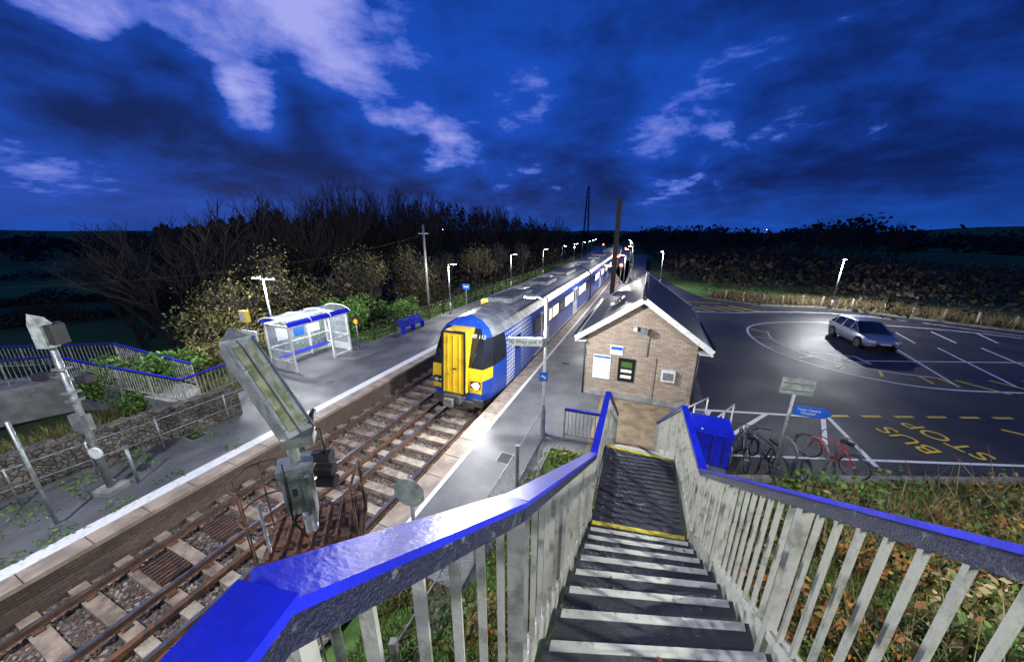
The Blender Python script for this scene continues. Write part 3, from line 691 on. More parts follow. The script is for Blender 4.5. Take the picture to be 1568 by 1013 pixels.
for i in range(3): mb.box((-Lx+.03,.7+i*.9,1.55),(.02,.55,.7),'skin_paper' if i!=1 else 'bluesign')
na=10
for i in range(na):
    t0=math.pi*i/na; t1=math.pi*(i+1)/na
    f_=lambda t:(-Lx/2+math.cos(t)*(Lx/2+.18),.34*math.sin(t)+hz_+.06)
    a=f_(t0);b_=f_(t1)
    mb.poly([(a[0],-.15,a[1]),(a[0],Ly+.15,a[1]),(b_[0],Ly+.15,b_[1]),(b_[0],-.15,b_[1])],'clear' if 1<i<8 else 'blue',True)
for y in(-.15,Ly/3,2*Ly/3,Ly+.15): mb.tube([(-Lx/2+math.cos(math.pi*i/12)*(Lx/2+.18),y,.34*math.sin(math.pi*i/12)+hz_+.07) for i in range(13)],.025,'white',6)
so=mb.build('waiting_shelter',W(-15.0,9.6),-AZ)
l=bpy.data.lights.new('shelter_light','POINT'); l.energy=80; l.shadow_soft_size=.1; q=bpy.data.objects.new('shelter_light',l); scene.collection.objects.link(q); q.parent=so; q.location=(-.85,1.6,2.05)
mb=MB()
for y in(.1,1.1,2.1): mb.box((0,y,.22),(.35,.05,.44),'blue'); mb.beam((-.2,y,.4),(-.3,y,.9),.05,.05,'blue')
for i in range(4): mb.box((.15-.11*i,1.1,.46),(.08,2.3,.03),'blue')
for i in range(3): mb.box((-.22-.03*i,1.1,.6+.13*i),(.03,2.3,.09),'blue')
mb.build('platform_bench',W(-14.5,16.5),-AZ)
mb=MB(); mb.box((0,0,2.3),(.9,.06,.42),'white'); mb.box((0,-.035,2.3),(.8,.01,.08),'bluesign'); mb.box((-.4,0,1.04),(.06,.06,2.08),'galv'); mb.box((.4,0,1.04),(.06,.06,2.08),'galv'); mb.build('station_name_sign',W(-15.05,8.0),-.3)
mb=MB(); mb.box((0,0,1.35),(.06,.06,2.7),'galv'); mb.box((0,0,2.95),(.36,.2,.5),'painty'); mb.box((0,-.11,2.95),(.28,.02,.36),'white'); mb.build('platform_number_sign',W(-15.8,8.4),-.3)
mb=MB(); mb.tube([(0,0,0),(0,0,1.5)],.03,'galv',8); mb.disc((0,0,1.6),.2,'redp','Y',18,.03); mb.disc((0,-.02,1.6),.14,'painty','Y',18,.02); mb.build('warning_sign',W(-14.9,13.3),-.3)
mb=MB(); mb.box((0,0,.7),(.1,.1,1.4),'galv'); mb.box((0,0,1.7),(.7,.05,.5),'bluesign'); mb.box((0,-.03,1.7),(.5,.01,.08),'white'); mb.build('station_name_sign',W(-15.1,26),-AZ)
mb=MB(); mb.box((0,0,.35),(.9,.6,.7),'painty'); mb.hexa([(-.48,-.34,.7),(.48,-.34,.7),(-.48,.34,.7),(.48,.34,.7),(-.4,-.2,.92),(.4,-.2,.92),(-.4,.25,.92),(.4,.25,.92)],'painty'); mb.build('grit_bin',W(-12.6,25.2),-AZ)
mb=MB()
s=14.8; prev=None
while s<120:
    x,y,_=WB(-15.25,s); mb.box((x,y,.55),(.1,.1,1.2),'bark',-AZ); 
    if prev:
        for z in(.35,.7,1.05): mb.beam((prev[0],prev[1],z),(x,y,z),.03,.07,'bark')
    prev=(x,y); s+=1.9
mb.build('platform_fence')
mb=MB(); s=22.3; prev=None
while s<120:
    x,y,_=WB(-2.15,s); mb.box((x,y,.6),(.07,.07,1.2),'galv',-AZ)
    if prev:
        for z in(.15,.65,1.15): mb.beam((prev[0],prev[1],z),(x,y,z),.02,.04,'galv')
    prev=(x,y); s+=1.9
mb.build('platform_fence')
for p_,s_,z_ in((-4.0,86,2.6),(-10.2,100,3.0),(-4.5,60,2.4),(-3.2,46,2.2)):
    mb=MB(); mb.tube([(0,0,0),(0,0,z_)],.06,'galv',8); mb.box((0,0,z_),(.4,.2,.9),'dark'); mb.disc((0,-.13,z_+.1),.17,'redl','Y',12,.03); mb.build('railway_signal',WB(p_,s_),-AZ)

# ---------------------------------------------------------------- car park
mb=MB()
lot=[(5.6,7.45),(14,7.35),(45,7.2),(45,11),(40,15),(33.8,21.3),(30,26),(27.2,28.6),(22.5,29.5),(19.5,33),(20.5,42),(24,60),(40,100),(37,100),(18.2,60),(14.5,43)]
a=W(-.3,22); b=W(2.5,22);c_=W(2.5,8.7)
lot+= [(W(-.3,40)[0],W(-.3,40)[1]),(a[0],a[1]),(b[0],b[1]),(c_[0],c_[1])]
mb.poly([(x,y,.0) for x,y in lot],'asphalt'); mb.build('car_park')
mk_=MB()
def rb(pts,w=.11,k='paintw',z=.006):
    for i,(a,b) in enumerate(zip(pts[:-1],pts[1:])):
        a=Vector(a);b=Vector(b);d=(b-a).normalized();n_=Vector((-d.y,d.x))*w/2; e_=d*w*.3; zz=z+(i%2)*.001
        mk_.poly([(*(a-e_+n_)[:],zz),(*(a-e_-n_)[:],zz),(*(b+e_-n_)[:],zz),(*(b+e_+n_)[:],zz)],k)
def smooth(pts,it=2):
    for _ in range(it):
        q=[pts[0]]
        for a,b in zip(pts[:-1],pts[1:]):
            q.append((a[0]*.75+b[0]*.25,a[1]*.75+b[1]*.25)); q.append((a[0]*.25+b[0]*.75,a[1]*.25+b[1]*.75))
        q.append(pts[-1]); pts=q
    return pts
oval=smooth([(36,15),(33,19.2),(29.7,21.9),(24.3,23.6),(20,23.9),(17.0,22.9),(15.6,21),(14.9,18.9),(14.75,16.9),(15.4,15.0),(16.6,13.6),(18.1,12.75),(21.2,12.4),(30,12.0),(40,11.5)])
rb(oval,.12)
for i in range(7):
    x=20.5+2.5*i; rb([(x-1.2,13.0),(x+1.6,18.0)],.10,z=.009)
for i in range(5):
    x=24.5+2.5*i; rb([(x-.2,18.9),(x+1.2,21.3-.45*max(0,i-1))],.10,z=.009)
rb([(18.2,16.0),(37,15.4)],.1,z=.012)
inner=smooth([(17.2,21.3),(16.1,19.5),(16.0,17.2),(16.6,15.7),(17.9,14.6),(19.5,13.9)],2)
rb(inner,.09)
for i in range(9):
    t=i/8; j=int(t*(len(inner)-1)); q=inner[j]; vx,vy=q[0]-20.5,q[1]-18.5; L=math.hypot(vx,vy); rb([q,(q[0]+vx/L*1.15+.1,q[1]+vy/L*1.15+.25)],.12,'painty',.012)
rb([(16.5,17.2),(18.4,16.6),(18.2,15.6),(16.9,16.2)],.1,z=.014); rb([(17.2,17.0),(17.6,15.9)],.1,z=.017)
for i in range(10): x=20.5+1.5*i; rb([(x,12.3),(x-.5,13.6)],.13,'painty',.012)
rb([(6.9,11.1),(9.4,10.8),(11.3,10.55)],.13); rb([(9.3,10.75),(7.3,9.5)],.13,z=.009); rb([(11.2,10.5),(9.9,9.0)],.13,z=.009); rb([(7.4,11.0),(6.7,10.2)],.13,z=.009)
rb([(11.4,10.5),(10.4,7.95)],.13,z=.009); rb([(6.3,8.45),(14.8,7.95),(30,7.7),(44,7.6)],.10)
for i in range(9): x=11.6+1.15*i; rb([(x,10.65-.03*i),(x+.6,10.64-.03*i)],.12,'painty')
rb([(16.6,9.75),(17.4,9.0)],.12,'painty'); rb([(17.9,8.6),(19.5,8.3)],.1,'painty')
far=smooth([(11.5,30),(14,27.5),(18,26.6),(22,27.2),(26.8,26.6),(29.5,24.5),(32.5,20.6),(38,15.2)]); rb(far,.12)
for i in range(6): rb([(13.4+i*1.25,29.2+.2*i-.3*abs(i-2)),(14.6+i*1.25,27.2)],.15,'painty',.009)
rb([(13.2,30.2),(17,31.2),(19.6,30.5)],.1,'painty')
mk_.build('road_markings')
text('BUS',.85,(12.75,9.2,.012),(0,0,math.radians(97)),'painty',None,'bus_stop_marking',.001)
text('STOP',.85,(13.95,9.2,.012),(0,0,math.radians(97)),'painty',None,'bus_stop_marking',.001)
mb=MB(); mb.beam((5.6,7.4,.05),(14,7.3,.05),.14,.14,'concrete'); mb.beam((14,7.3,.05),(45,7.15,.05),.14,.14,'concrete')
fe_=[(19.5,33),(22.5,29.5),(27.2,28.6),(30,26),(33.8,21.3),(40,15),(45,11)]
for a,b in zip(fe_[:-1],fe_[1:]): mb.beam((*a,.05),(*b,.05),.14,.14,'concrete')
mb.build('kerb')
mb=MB()
for a,b in zip(fe_[:-1],fe_[1:]):
    A=Vector(a);B=Vector(b);n_=int((B-A).length/1.5)
    for i in range(n_): q=A.lerp(B,i/n_)+Vector((.6,.5)); mb.box((q.x,q.y,.45),(.12,.12,1.0+random.uniform(-.08,.05)),'sleeper',.5+random.uniform(-.3,.3),random.uniform(-.05,.05))
mb.build('bollard_posts')

def car_mesh():
    mb=MB()
    body=[(-2.05,.70,.42,.80,.66),(-1.95,.82,.30,.92,.76),(-1.5,.88,.24,.95,.82),(-.6,.90,.22,.93,.85),(.5,.90,.22,.90,.85),(1.0,.89,.22,.88,.83),(1.6,.87,.24,.78,.78),(1.95,.80,.28,.68,.70),(2.1,.64,.36,.58,.58)]
    rings=[]
    for y,w,z0,z1,wb in body:
        rings.append([(0,y,z0),(w*.93,y,z0),(w,y,z0+.12),(w*1.0,y,(z0+z1)/2+.05),(wb,y,z1),(0,y,z1+.04)])
    def skin(rings,kf):
        for a,b in zip(rings[:-1],rings[1:]):
            for i in range(len(a)-1):
                for e_ in(1,-1):
                    P=[(e_*a[i][0],*a[i][1:]),(e_*b[i][0],*b[i][1:]),(e_*b[i+1][0],*b[i+1][1:]),(e_*a[i+1][0],*a[i+1][1:])]
                    mb.poly(P if e_>0 else P[::-1],kf(i,a[0][1]),True)
    skin(rings,lambda i,y:'silver' if i>0 else 'blackt')
    for r in(rings[0],rings[-1]):
        mb.poly([p for p in r]+[(-p[0],p[1],p[2]) for p in r[::-1] if p[0]>0],'silver')
    cab=[(-1.98,.74,.93,.95,.68),(-1.45,.82,.95,1.38,.60),(-.6,.85,.93,1.47,.60),(.25,.85,.91,1.42,.59),(1.2,.80,.85,.87,.74)]
    rings=[[(w,y,z0),(wb,y,z1),(wb*.8,y,z1+.03),(0,y,z1+.045)] for y,w,z0,z1,wb in cab]
    for q,(a,b) in enumerate(zip(rings[:-1],rings[1:])):
        for i in range(3):
            for e_ in(1,-1):
                P=[(e_*a[i][0],*a[i][1:]),(e_*b[i][0],*b[i][1:]),(e_*b[i+1][0],*b[i+1][1:]),(e_*a[i+1][0],*a[i+1][1:])]
                k='glass' if (i==0 or q in(0,3)) else 'silver'
                mb.poly(P if e_>0 else P[::-1],k,True)
    for e_ in(1,-1):
        for y,z0,z1,xa,xb in((-.5,.93,1.46,.855,.615),(.28,.91,1.41,.86,.605),(-1.4,.95,1.37,.83,.615)): mb.beam((e_*xa,y,z0),(e_*xb,y,z1),.05,.05,'silver')
        mb.beam((e_*.86,1.15,.87),(e_*.61,.27,1.44),.05,.04,'silver'); mb.box((e_*.95,.85,.98),(.18,.12,.12),'silver')
        mb.beam((e_*.905,-.5,.3),(e_*.865,-.5,.9),.012,.012,'blackt'); mb.beam((e_*.905,.6,.3),(e_*.865,.6,.88),.012,.012,'blackt')
        for y in(-1.28,1.30):
            mb.disc((e_*.80,y,.32),.385,'blackt','X',24,.20); mb.disc((e_*.82,y,.31),.315,'rubber','X',24,.20); mb.disc((e_*.83,y,.31),.21,'galv','X',20,.20)
            for j in range(5): mb.box((e_*.925,y+.1*math.cos(j*1.257),.31+.1*math.sin(j*1.257)),(.02,.04,.17),'blackt',rx=j*1.257-1.57)
        mb.box((e_*.60,2.0,.62),(.30,.18,.13),'white',rz=-e_*.5); mb.box((e_*.66,-2.0,.80),(.22,.14,.18),'redp',rz=e_*.4)
    mb.box((0,2.1,.42),(.9,.04,.14),'blackt'); mb.box((0,2.12,.5),(.5,.02,.1),'white'); mb.box((0,-2.06,.6),(.5,.02,.1),'painty')
    return mb
car_mesh().build('parked_car',(21.15,19.1,.005),math.radians(180-17),scale=.94)

def bike(loc,rz,col):
    mb=MB(); r=.34
    for y in(-.52,.52):
        mb.ring((0,y,r),r-.02,.018,'rubber','X',28,6); mb.ring((0,y,r),r-.045,.008,'galv','X',24,4)
        for j in range(14): t_=j*2*math.pi/14; mb.tube([(.0,y,r),(0,y+(r-.05)*math.cos(t_),r+(r-.05)*math.sin(t_))],.0025,'galv',3,False)
        mb.ring((0,y,r),r+.03,.012,'blackt','X',10,4,.3,2.6); mb.disc((0,y,r),.03,'galv','X',8,.1)
    bb=(0,-.06,.30);st=(0,-.2,.78);hd=(0,.33,.80);hl=(0,.36,.68);rr=(0,-.52,r);ff=(0,.52,r)
    for a,b in((bb,st),(st,hd),(bb,hl),(bb,rr),(st,rr),(hd,ff)): mb.tube([a,b],.019,col,8)
    mb.tube([st,(0,-.23,.92)],.013,'galv',6); mb.box((0,-.25,.94),(.13,.26,.06),'blackt'); mb.tube([hd,(0,.30,.98)],.015,'galv',6); mb.tube([(-.29,.22,1.0),(-.12,.32,.98),(.12,.32,.98),(.29,.22,1.0)],.013,'blackt',6)
    mb.disc((.03,-.06,.30),.09,'galv','X',16,.01); mb.tube([(.1,-.06,.30),(.1,.06,.19)],.01,'galv',5); mb.tube([(-.1,-.06,.30),(-.1,-.18,.41)],.01,'galv',5)
    mb.box((.1,.07,.18),(.09,.07,.02),'blackt'); mb.box((-.1,-.19,.42),(.09,.07,.02),'blackt')
    mb.tube([(-.02,-.52,.74),(-.02,-.2,.74)],.01,'blackt',5)
    mb.build('bicycle',loc,rz)
bike((7.15,8.0,0),.05,'dark'); bike((6.75,8.25,0),-.45,'galv'); bike((9.0,7.95,0),.42,'redp')
for i,(x,y,rz) in enumerate(((6.15,8.2,-.1),(7.0,8.2,-.1),(7.9,8.1,-.1),(8.75,8.1,-.1),(9.6,8.05,-.1))):
    mb=MB(); w=.36; P=[(0,-w,0),(0,-w,.5)]+[(0,-w*math.cos(t_),.5+.28*math.sin(t_)) for t_ in [math.pi*j/10 for j in range(1,10)]]+[(0,w,.5),(0,w,0)]
    mb.tube(P,.026,'galv',8); mb.build('bike_rack_hoop',(x,y,0),rz)
mb=MB(); mb.tube([(0,0,0),(0,0,3.05)],.04,'galv',10); mb.box((.0,-.06,2.82),(.66,.03,.42),'greyp'); mb.box((0,-.085,2.9),(.6,.02,.03),'galv'); mb.box((0,-.085,2.72),(.6,.02,.03),'galv')
mb.box((.36,-.05,2.2),(.62,.03,.26),'bluesign'); mb.poly([(.67,-.066,2.07),(.80,-.066,2.2),(.67,-.066,2.33)],'bluesign'); mb.poly([(.67,-.034,2.33),(.80,-.034,2.2),(.67,-.034,2.07)],'bluesign')
o=mb.build('direction_sign',(6.95,7.35,0),-.35)
text('Town Centre\nHospital',.085,(.34,-.068,2.2),(math.radians(90),0,0),'white',o)
mb=MB(); mb.box((0,0,.5),(.95,.8,1.0),'blue'); mb.hexa([(-.52,-.45,1.0),(.52,-.45,1.0),(-.52,.45,1.0),(.52,.45,1.0),(-.52,-.45,1.05),(.52,-.45,1.05),(-.5,.40,1.16),(.5,.40,1.16)],'blue')
for x in(-.3,0,.3): mb.box((x,-.41,.5),(.03,.02,.9),'bluedk')
mb.build('storage_bin',(5.75,8.35,.01),-AZ,bevel=.015)

# ---------------------------------------------------------------- trees
def bare_tree(seed,hgt):
    rnd=random.Random(seed); mb=MB(); tips=[]
    def grow(p,d,L,r,lv):
        q=p+d*L*.5+Vector((rnd.uniform(-1,1),rnd.uniform(-1,1),0))*L*.06; e_=p+d*L
        mb.tube([p,q,e_],[r,r*.85,r*.68],'bark',6 if lv<2 else 3,False,lv<2)
        if lv>=5 or r<.006: tips.append(e_); return
        k=rnd.choice((2,3,3)) if lv>0 else 4
        for i in range(k):
            ax=Vector((rnd.uniform(-1,1),rnd.uniform(-1,1),rnd.uniform(-.2,.6))).normalized()
            nd=(d*(.9 if lv else .8)+ax*rnd.uniform(.45,.85)+Vector((0,0,.12))).normalized()
            grow(e_ if rnd.random()<.55 else q,nd,L*rnd.uniform(.6,.85),r*rnd.uniform(.48,.66),lv+1)
        if lv<3: grow(e_,(d+Vector((rnd.uniform(-.2,.2),rnd.uniform(-.2,.2),.1))).normalized(),L*.75,r*.66,lv+1)
    grow(Vector((0,0,-.5)),Vector((rnd.uniform(-.08,.08),rnd.uniform(-.08,.08),1)).normalized(),hgt*.25,hgt*.016,0)
    me=bpy.data.meshes.new('bare_tree'); me.from_pydata(mb.v,[],mb.f); me.materials.append(M['bark'])
    zm=sorted(v[2] for v in mb.v)[-40]
    return me,tips,zm
trees=[bare_tree(11+i,10.0) for i in range(7)]
leavesA=[rawmesh('leaves',leafverts(np.repeat(np.array([tuple(v) for v in t_[1]]),4,0)+np.random.normal(size=(len(t_[1])*4,3))*.4,.09),4,M['leafy']) for t_ in trees[:3]]
def puttree(k,x,y,sc,leaf=False,name='bare_tree'):
    o=bpy.data.objects.new(name,trees[k][0]); scene.collection.objects.link(o); o.location=(x,y,hz(x,y)); o.rotation_euler=(0,0,random.uniform(0,6.28)); wd=min(sc,1.45)*random.uniform(.85,1.1); o.scale=(wd,wd,sc)
    if leaf:
        l=bpy.data.objects.new('leaves',leavesA[k%3]); scene.collection.objects.link(l); l.parent=o
    return o
rnd=random.Random(9)
prof=[(-50,4),(-46,14),(-41,26),(-38,52),(-35,64),(-32,44),(-28,58),(-25,78),(-21,56),(-17,72),(-15,90),(-12,66),(-9,94),(-6,62),(-2,52),(0,40),(4,26),(12,12)]
def target(az):
    for (a,b),(c_,d) in zip(prof[:-1],prof[1:]):
        if a<=az<=c_: return b+(d-b)*(az-a)/(c_-a)
    return 0
az=-49.5
while az<8:
    r=rnd.uniform(32,48)+max(0,az+38)*1.5
    x,y=r*math.sin(math.radians(az)),r*math.cos(math.radians(az)); p_,s_=PS(x,y)
    if p_-bend(s_)<-18.5:
        k=rnd.randrange(7); zt=H+target(az)/506*y*.96*rnd.uniform(.62,1.1); sc=(zt-hz(x,y))/trees[k][2]
        if sc>.3: puttree(k,x,y,min(2.3,sc))
    az+=rnd.uniform(.7,1.8)
for i,(p_,s_,sc,lf) in enumerate(((-21.5,14.5,.85,1),(-20,19.5,.75,1),(-20,24.5,.75,1),(-19.5,29,.7,0),(-19,35,.7,1),(-19.5,42,.8,0),(-19,50,.75,0),(-22,11,.65,1))):
    x,y,_=WB(p_,s_); puttree(i%3 if lf else i%7,x,y,sc,bool(lf),'autumn_tree' if lf else 'bare_tree')
for i in range(26):
    a=math.radians(rnd.choice((rnd.uniform(28,36),rnd.uniform(40,50),rnd.uniform(38,52)))); r=rnd.uniform(120,180); puttree(rnd.randrange(7),r*math.sin(a),r*math.cos(a),rnd.uniform(.95,1.45))
def bush(name,x,y,rx,ry,rz_,n,size,mat,z=None):
    z=hz(x,y) if z is None else z
    k=12; cs=np.stack([np.random.uniform(-1,1,k)*rx*.7,np.random.uniform(-1,1,k)*ry*.7,np.random.uniform(.1,.75,k)*rz_],1)
    rr=np.random.uniform(.18,.46,k)*min(rx,rz_)
    idx=np.random.randint(0,k,n); d=np.random.normal(size=(n,3)); d/=np.linalg.norm(d,axis=1)[:,None]; rad=np.random.uniform(.3,1.35,n)**.6
    c=cs[idx]+d*(rr[idx]*rad)[:,None]; c[:,2]=np.maximum(c[:,2],.02); c+=np.array([x,y,z])
    return fastmesh(name,leafverts(c,size),4,mat)
bush('green_bush',*W(-19.5,6.0)[:2],1.9,1.6,2.1,5000,.09,M['leafg'])
bush('green_bush',*W(-18.8,16.5)[:2],2.0,2.2,3.0,5000,.10,M['leafg'])
bush('autumn_bush',*W(-19.2,9.0)[:2],1.9,2.0,2.9,4500,.07,M['leafy'])
bush('green_bush',*W(-18.3,13.2)[:2],1.4,2.0,2.4,3500,.09,M['leafg'])
bush('green_bush',*W(-18.6,21)[:2],1.8,3.0,2.4,4500,.10,M['leafg'])
bush('autumn_bush',*W(-20.2,27)[:2],2.4,4.0,3.0,4500,.12,M['leafd'])
bush('autumn_bush',*W(-22,12)[:2],2.6,3.5,4.0,4500,.09,M['leafy'])
bush('autumn_bush',*W(-23,20)[:2],3,5.0,5.0,6000,.13,M['leafd'])
def scatter(n,f,mat,name,size,kind='leaf',h=.4,w=.02):
    c=[]
    while len(c)<n:
        q=f()
        if q: c.append(q)
    c=np.array(c)
    return fastmesh(name,leafverts(c,size),4,mat) if kind=='leaf' else fastmesh(name,bladeverts(c,h,w),3,mat)
def scr():
    p=random.uniform(-46,-18); s=random.uniform(14,150); x,y,_=WB(p,s)
    if math.degrees(math.atan2(x,y))<-47: return None
    k=math.sin(x*.7)*math.cos(y*.5+x*.2)
    return (x,y,hz(x,y)+random.random()**1.3*(3.0+2.4*k))
scatter(24000,scr,M['leafd'],'woodland_undergrowth',.28)
def canopy():
    a=random.uniform(-46,6); r=random.uniform(50,64)+max(0,a+38)*1.7; ar=math.radians(a); x,y=r*math.sin(ar),r*math.cos(ar)
    p_,s_=PS(x,y)
    if p_-bend(s_)>-20: return None
    k=.75+.3*math.sin(a*1.9)*math.sin(a*.83+1)+.18*math.sin(a*6.1)
    top=H+target(a)*.5*k/506*y
    z0=hz(x,y); return (x,y,z0+(top-z0)*random.random()**.8)
scatter(22000,canopy,M['leafd'],'woodland_canopy',.42)
def hedges():
    h=random.randrange(3); t=random.random()
    A,B=(((-75,38),(-38,52)),((-110,60),(-60,95)),((-60,22),(-42,40)))[h]
    x=A[0]+(B[0]-A[0])*t+random.gauss(0,.5); y=A[1]+(B[1]-A[1])*t+random.gauss(0,.5); return (x,y,hz(x,y)+random.random()*(1.3+.5*math.sin(x)))
scatter(9000,hedges,M['leafd'],'field_hedge',.25)
def scr2():
    x=random.uniform(22,95); y=random.uniform(24,110)
    if y<44-x*.62+4*math.sin(x) or y<29.5 and x<28: return None
    p,s=PS(x,y)
    if p<6 : return None
    k=math.sin(x*.4)*math.cos(y*.3+x*.1)+.4*math.sin(x*.13+y*.21)
    if k<-.35: return None
    return (x,y,hz(x,y)+random.random()**1.5*(1.6+1.3*k))
scatter(22000,scr2,M['leafd'],'scrubland',.24)
def scr3():
    p=random.uniform(4,40); s=random.uniform(52,190); x,y,_=WB(p,s); return (x,y,hz(x,y)+random.random()**1.5*3.0)
scatter(9000,scr3,M['leafd'],'scrubland',.45)
c=[]
for i in range(520):
    ad=random.uniform(-62,72); a=math.radians(ad); r=random.uniform(190,420)
    boost=1+.5*max(0,1-abs(ad-32)/5)+.5*max(0,1-abs(ad-45)/7)
    x,y=r*math.sin(a),r*math.cos(a); hh_=random.uniform(5,9.5)*(1+.3*math.sin(ad*.33)+.15*math.sin(ad*1.7))*boost; ww=random.uniform(5,11)
    if ad<-48: hh_*=.7
    d=np.random.normal(size=(70,3))*np.array([ww*.4,ww*.4,hh_*.26]); d[:,2]+=hh_*.5; d[:,2]=np.clip(d[:,2],0,hh_)
    c.append(d+np.array([x,y,hz(x,y)]))
fastmesh('distant_treeline',leafverts(np.concatenate(c),1.3),4,M['leafd'])
def inr():
    x=random.uniform(1.2,16) if random.random()<.6 else random.uniform(1.2,8); y=random.uniform(-1.5,7.25)
    lx=2.75+(y-4.6)*.4 if y>3.2 else 2.2+(y-3.2)*.41
    if x<lx+.12: return None
    return (x,y,hz(x,y))
scatter(26000,inr,M['grassv'],'bank_grass',0,'blade',.26,.014)
def clump(fn,fx,fy,ph,th_,hgt):
    q=fn()
    if not q: return None
    x,y,z=q; k=math.sin(x*fx+ph)*math.cos(y*fy+x*.6)+.3*math.sin(x*5+y*3)
    if k<th_: return None
    return (x,y,z+random.random()*hgt*max(.2,k))
scatter(17000,lambda:clump(inr,2.1,2.6,.5,-.05,.7),M['grassv'],'bank_weeds',.06)
scatter(18000,lambda:clump(inr,1.3,1.7,1.0,.0,.75),M['leafg'],'bank_bramble',.065)
scatter(6000,lambda:clump(inr,1.1,1.4,4.0,.35,.6),M['orange'],'orange_weeds',.055)
scatter(2200,lambda:clump(inr,1.1,1.9,2.2,.1,.2),M['grassdry'],'tall_dry_stalks',0,'blade',.9,.014)
def inl():
    x=random.uniform(-3.2,2.8); y=random.uniform(-1,8.6); p,s=PS(x,y)
    if p<-2.45 and s>3.8: return None
    if p<-4.2: return None
    lx=1.6+(y-5.0)*.4 if y>3.4 else 1.0+(y-3.4)*.38
    if x>lx-.1: return None
    return (x,y,hz(x,y))
scatter(12000,inl,M['grassv'],'bank_grass',0,'blade',.26,.011)
scatter(7000,lambda:clump(inl,2.1,2.6,.5,-.2,.45),M['grassv'],'bank_weeds',.05)
scatter(3000,lambda:clump(inl,1.6,2.0,1.5,.2,.45),M['orange'],'orange_weeds',.045)
scatter(5000,lambda:clump(inl,1.3,2.4,3.5,.0,.4),M['leafg'],'bank_bramble',.055)
def far_g():
    i=random.randrange(len(fe_)-1); A=Vector(fe_[i]);B=Vector(fe_[i+1]); q=A.lerp(B,random.random())+Vector((.78,.62))*random.uniform(.35,4.5); return (q.x,q.y,hz(q.x,q.y))
scatter(14000,far_g,M['grassdry'],'verge_grass',0,'blade',.75,.03)
def lg():
    p=random.uniform(-20,-15.4); s=random.uniform(-4,8.5); x,y,_=W(p,s); return (x,y,hz(x,y))
scatter(12000,lg,M['grassv'],'bank_grass',0,'blade',.35,.015)
def lg2():
    p=random.uniform(-17.5,-15.4); s=random.uniform(14.8,60); x,y,_=WB(p,s); return (x,y,hz(x,y)+random.random()*.9)
scatter(7000,lg2,M['leafg'],'platform_hedge',.09)
def weeds():
    p=random.choice((-13.2,-12.6,-11.4,-13.6))+random.uniform(-.25,.25); s=random.choice((-2,0.8,1.5,2.4,3.4,5.0))+random.uniform(-.3,.3); x,y,_=W(p,s); return (x,y,random.random()*.08)
scatter(1200,weeds,M['leafg'],'platform_weeds',.04)
ll=leaflitter(); fastmesh('fallen_leaves',leafverts(ll,.018),4,M['orange'])

# ---------------------------------------------------------------- world
w=bpy.data.worlds.new('World'); scene.world=w; w.use_nodes=True; t=w.node_tree; t.nodes.clear()
out=N(t,'ShaderNodeOutputWorld'); bg=N(t,'ShaderNodeBackground'); t.links.new(bg.outputs[0],out.inputs[0])
co=N(t,'ShaderNodeTexCoord').outputs['Generated']
nrm=N(t,'ShaderNodeVectorMath',operation='NORMALIZE'); t.links.new(co,nrm.inputs[0]); dirv=nrm.outputs[0]
s=N(t,'ShaderNodeSeparateXYZ'); t.links.new(dirv,s.inputs[0])
zc=mth(t,'ADD',mth(t,'MAXIMUM',s.outputs[2],0),.30)
k=N(t,'ShaderNodeCombineXYZ'); t.links.new(mth(t,'DIVIDE',s.outputs[0],zc),k.inputs[0]); t.links.new(mth(t,'DIVIDE',s.outputs[1],zc),k.inputs[1])
t.links.new(mth(t,'MULTIPLY',s.outputs[2],2.2),k.inputs[2])
n1=noise(t,k.outputs[0],2.2,8,.60,.25); n2=noise(t,k.outputs[0],.8,5,.55,.3); n3=noise(t,k.outputs[0],6.5,6,.62,.15)
def mask(az,el,rad,wt):
    a=math.radians(az);e_=math.radians(el); v=(math.sin(a)*math.cos(e_),math.cos(a)*math.cos(e_),math.sin(e_))
    d=N(t,'ShaderNodeVectorMath',operation='DOT_PRODUCT'); t.links.new(dirv,d.inputs[0]); d.inputs[1].default_value=v
    return ramp(t,d.outputs['Value'],math.cos(math.radians(rad)),1.0,0,wt)
acc=None
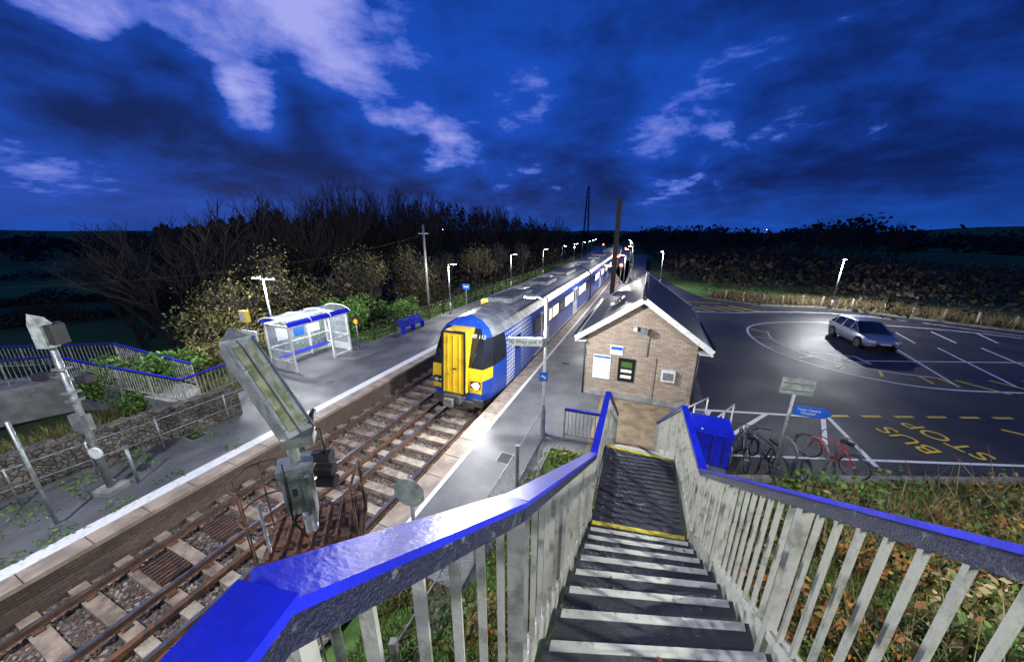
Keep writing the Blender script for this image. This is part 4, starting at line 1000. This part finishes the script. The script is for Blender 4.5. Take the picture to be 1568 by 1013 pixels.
for a_ in ((-36,25,17,.60),(-53,20,12,.52),(-20,24,11,.42),(-23,17,7,.28),(-34,14.3,5.0,.52),(-14,13.3,7,.40),(-8.5,11.4,6,.36),(-54,9.3,6,.40),(27,13,12,.24),(-41.5,15.0,6,-.72),(-49.6,13.0,6.5,-.66),(-26.5,13.2,6.5,-.62),(-33,8,9,-.25),(-20,8,8,-.2)):
    m_=mask(*a_); acc=m_ if acc is None else mth(t,'ADD',acc,m_)
nn=mth(t,'ADD',mth(t,'MULTIPLY',mth(t,'SUBTRACT',n1,.5),2.3),mth(t,'MULTIPLY',mth(t,'SUBTRACT',n3,.5),.75))
dens=mth(t,'ADD',nn,acc)
bright=ramp(t,dens,.29,.47)
core=ramp(t,dens,.36,1.0)
mv=mth(t,'ADD',mth(t,'ADD',mth(t,'MULTIPLY',n2,.7),mth(t,'MULTIPLY',n1,.6)),mth(t,'ADD',mth(t,'MULTIPLY',acc,.22),mth(t,'MULTIPLY',n3,.14)))
for a_ in ((10,13,12,-.08),(45,20,20,-.10),(22,24,14,-.05)): mv=mth(t,'ADD',mv,mask(*a_))
midc=ramp(t,mv,.53,.90)
col=mixc(t,midc,(.0026,.014,.105),(.008,.070,.48))
bc=mixc(t,core,(.06,.13,.60),(.36,.38,.86))
col=mixc(t,bright,col,bc)
hor=ramp(t,s.outputs[2],-.02,.12,1,0)
col=mixc(t,mth(t,'MULTIPLY',hor,.55),col,(.012,.08,.40))
col=mixc(t,ramp(t,s.outputs[2],-.06,-.01,1,0),col,(.002,.006,.02))
sky=N(t,'ShaderNodeTexSky',sky_type='NISHITA'); sky.sun_disc=False; sky.sun_elevation=math.radians(-4); sky.sun_rotation=math.radians(-35)
sk=mixc(t,1.0,sky.outputs[0],(.06,.06,.06),'MULTIPLY')
col=mixc(t,1.0,col,sk,'ADD')
t.links.new(col,bg.inputs[0]); bg.inputs[1].default_value=1.0
w.cycles.sampling_method='MANUAL'; w.cycles.sample_map_resolution=256

cd=bpy.data.cameras.new('camera'); cam=bpy.data.objects.new('camera',cd); scene.collection.objects.link(cam); scene.camera=cam
cd.sensor_width=36; cd.lens=36*506/1568; cd.clip_start=.02; cd.clip_end=12000
cam.location=(0,0,H); cam.rotation_euler=(math.radians(90-16.6),0,0)
scene.view_settings.view_transform='Standard'; scene.view_settings.look='None'; scene.view_settings.exposure=0
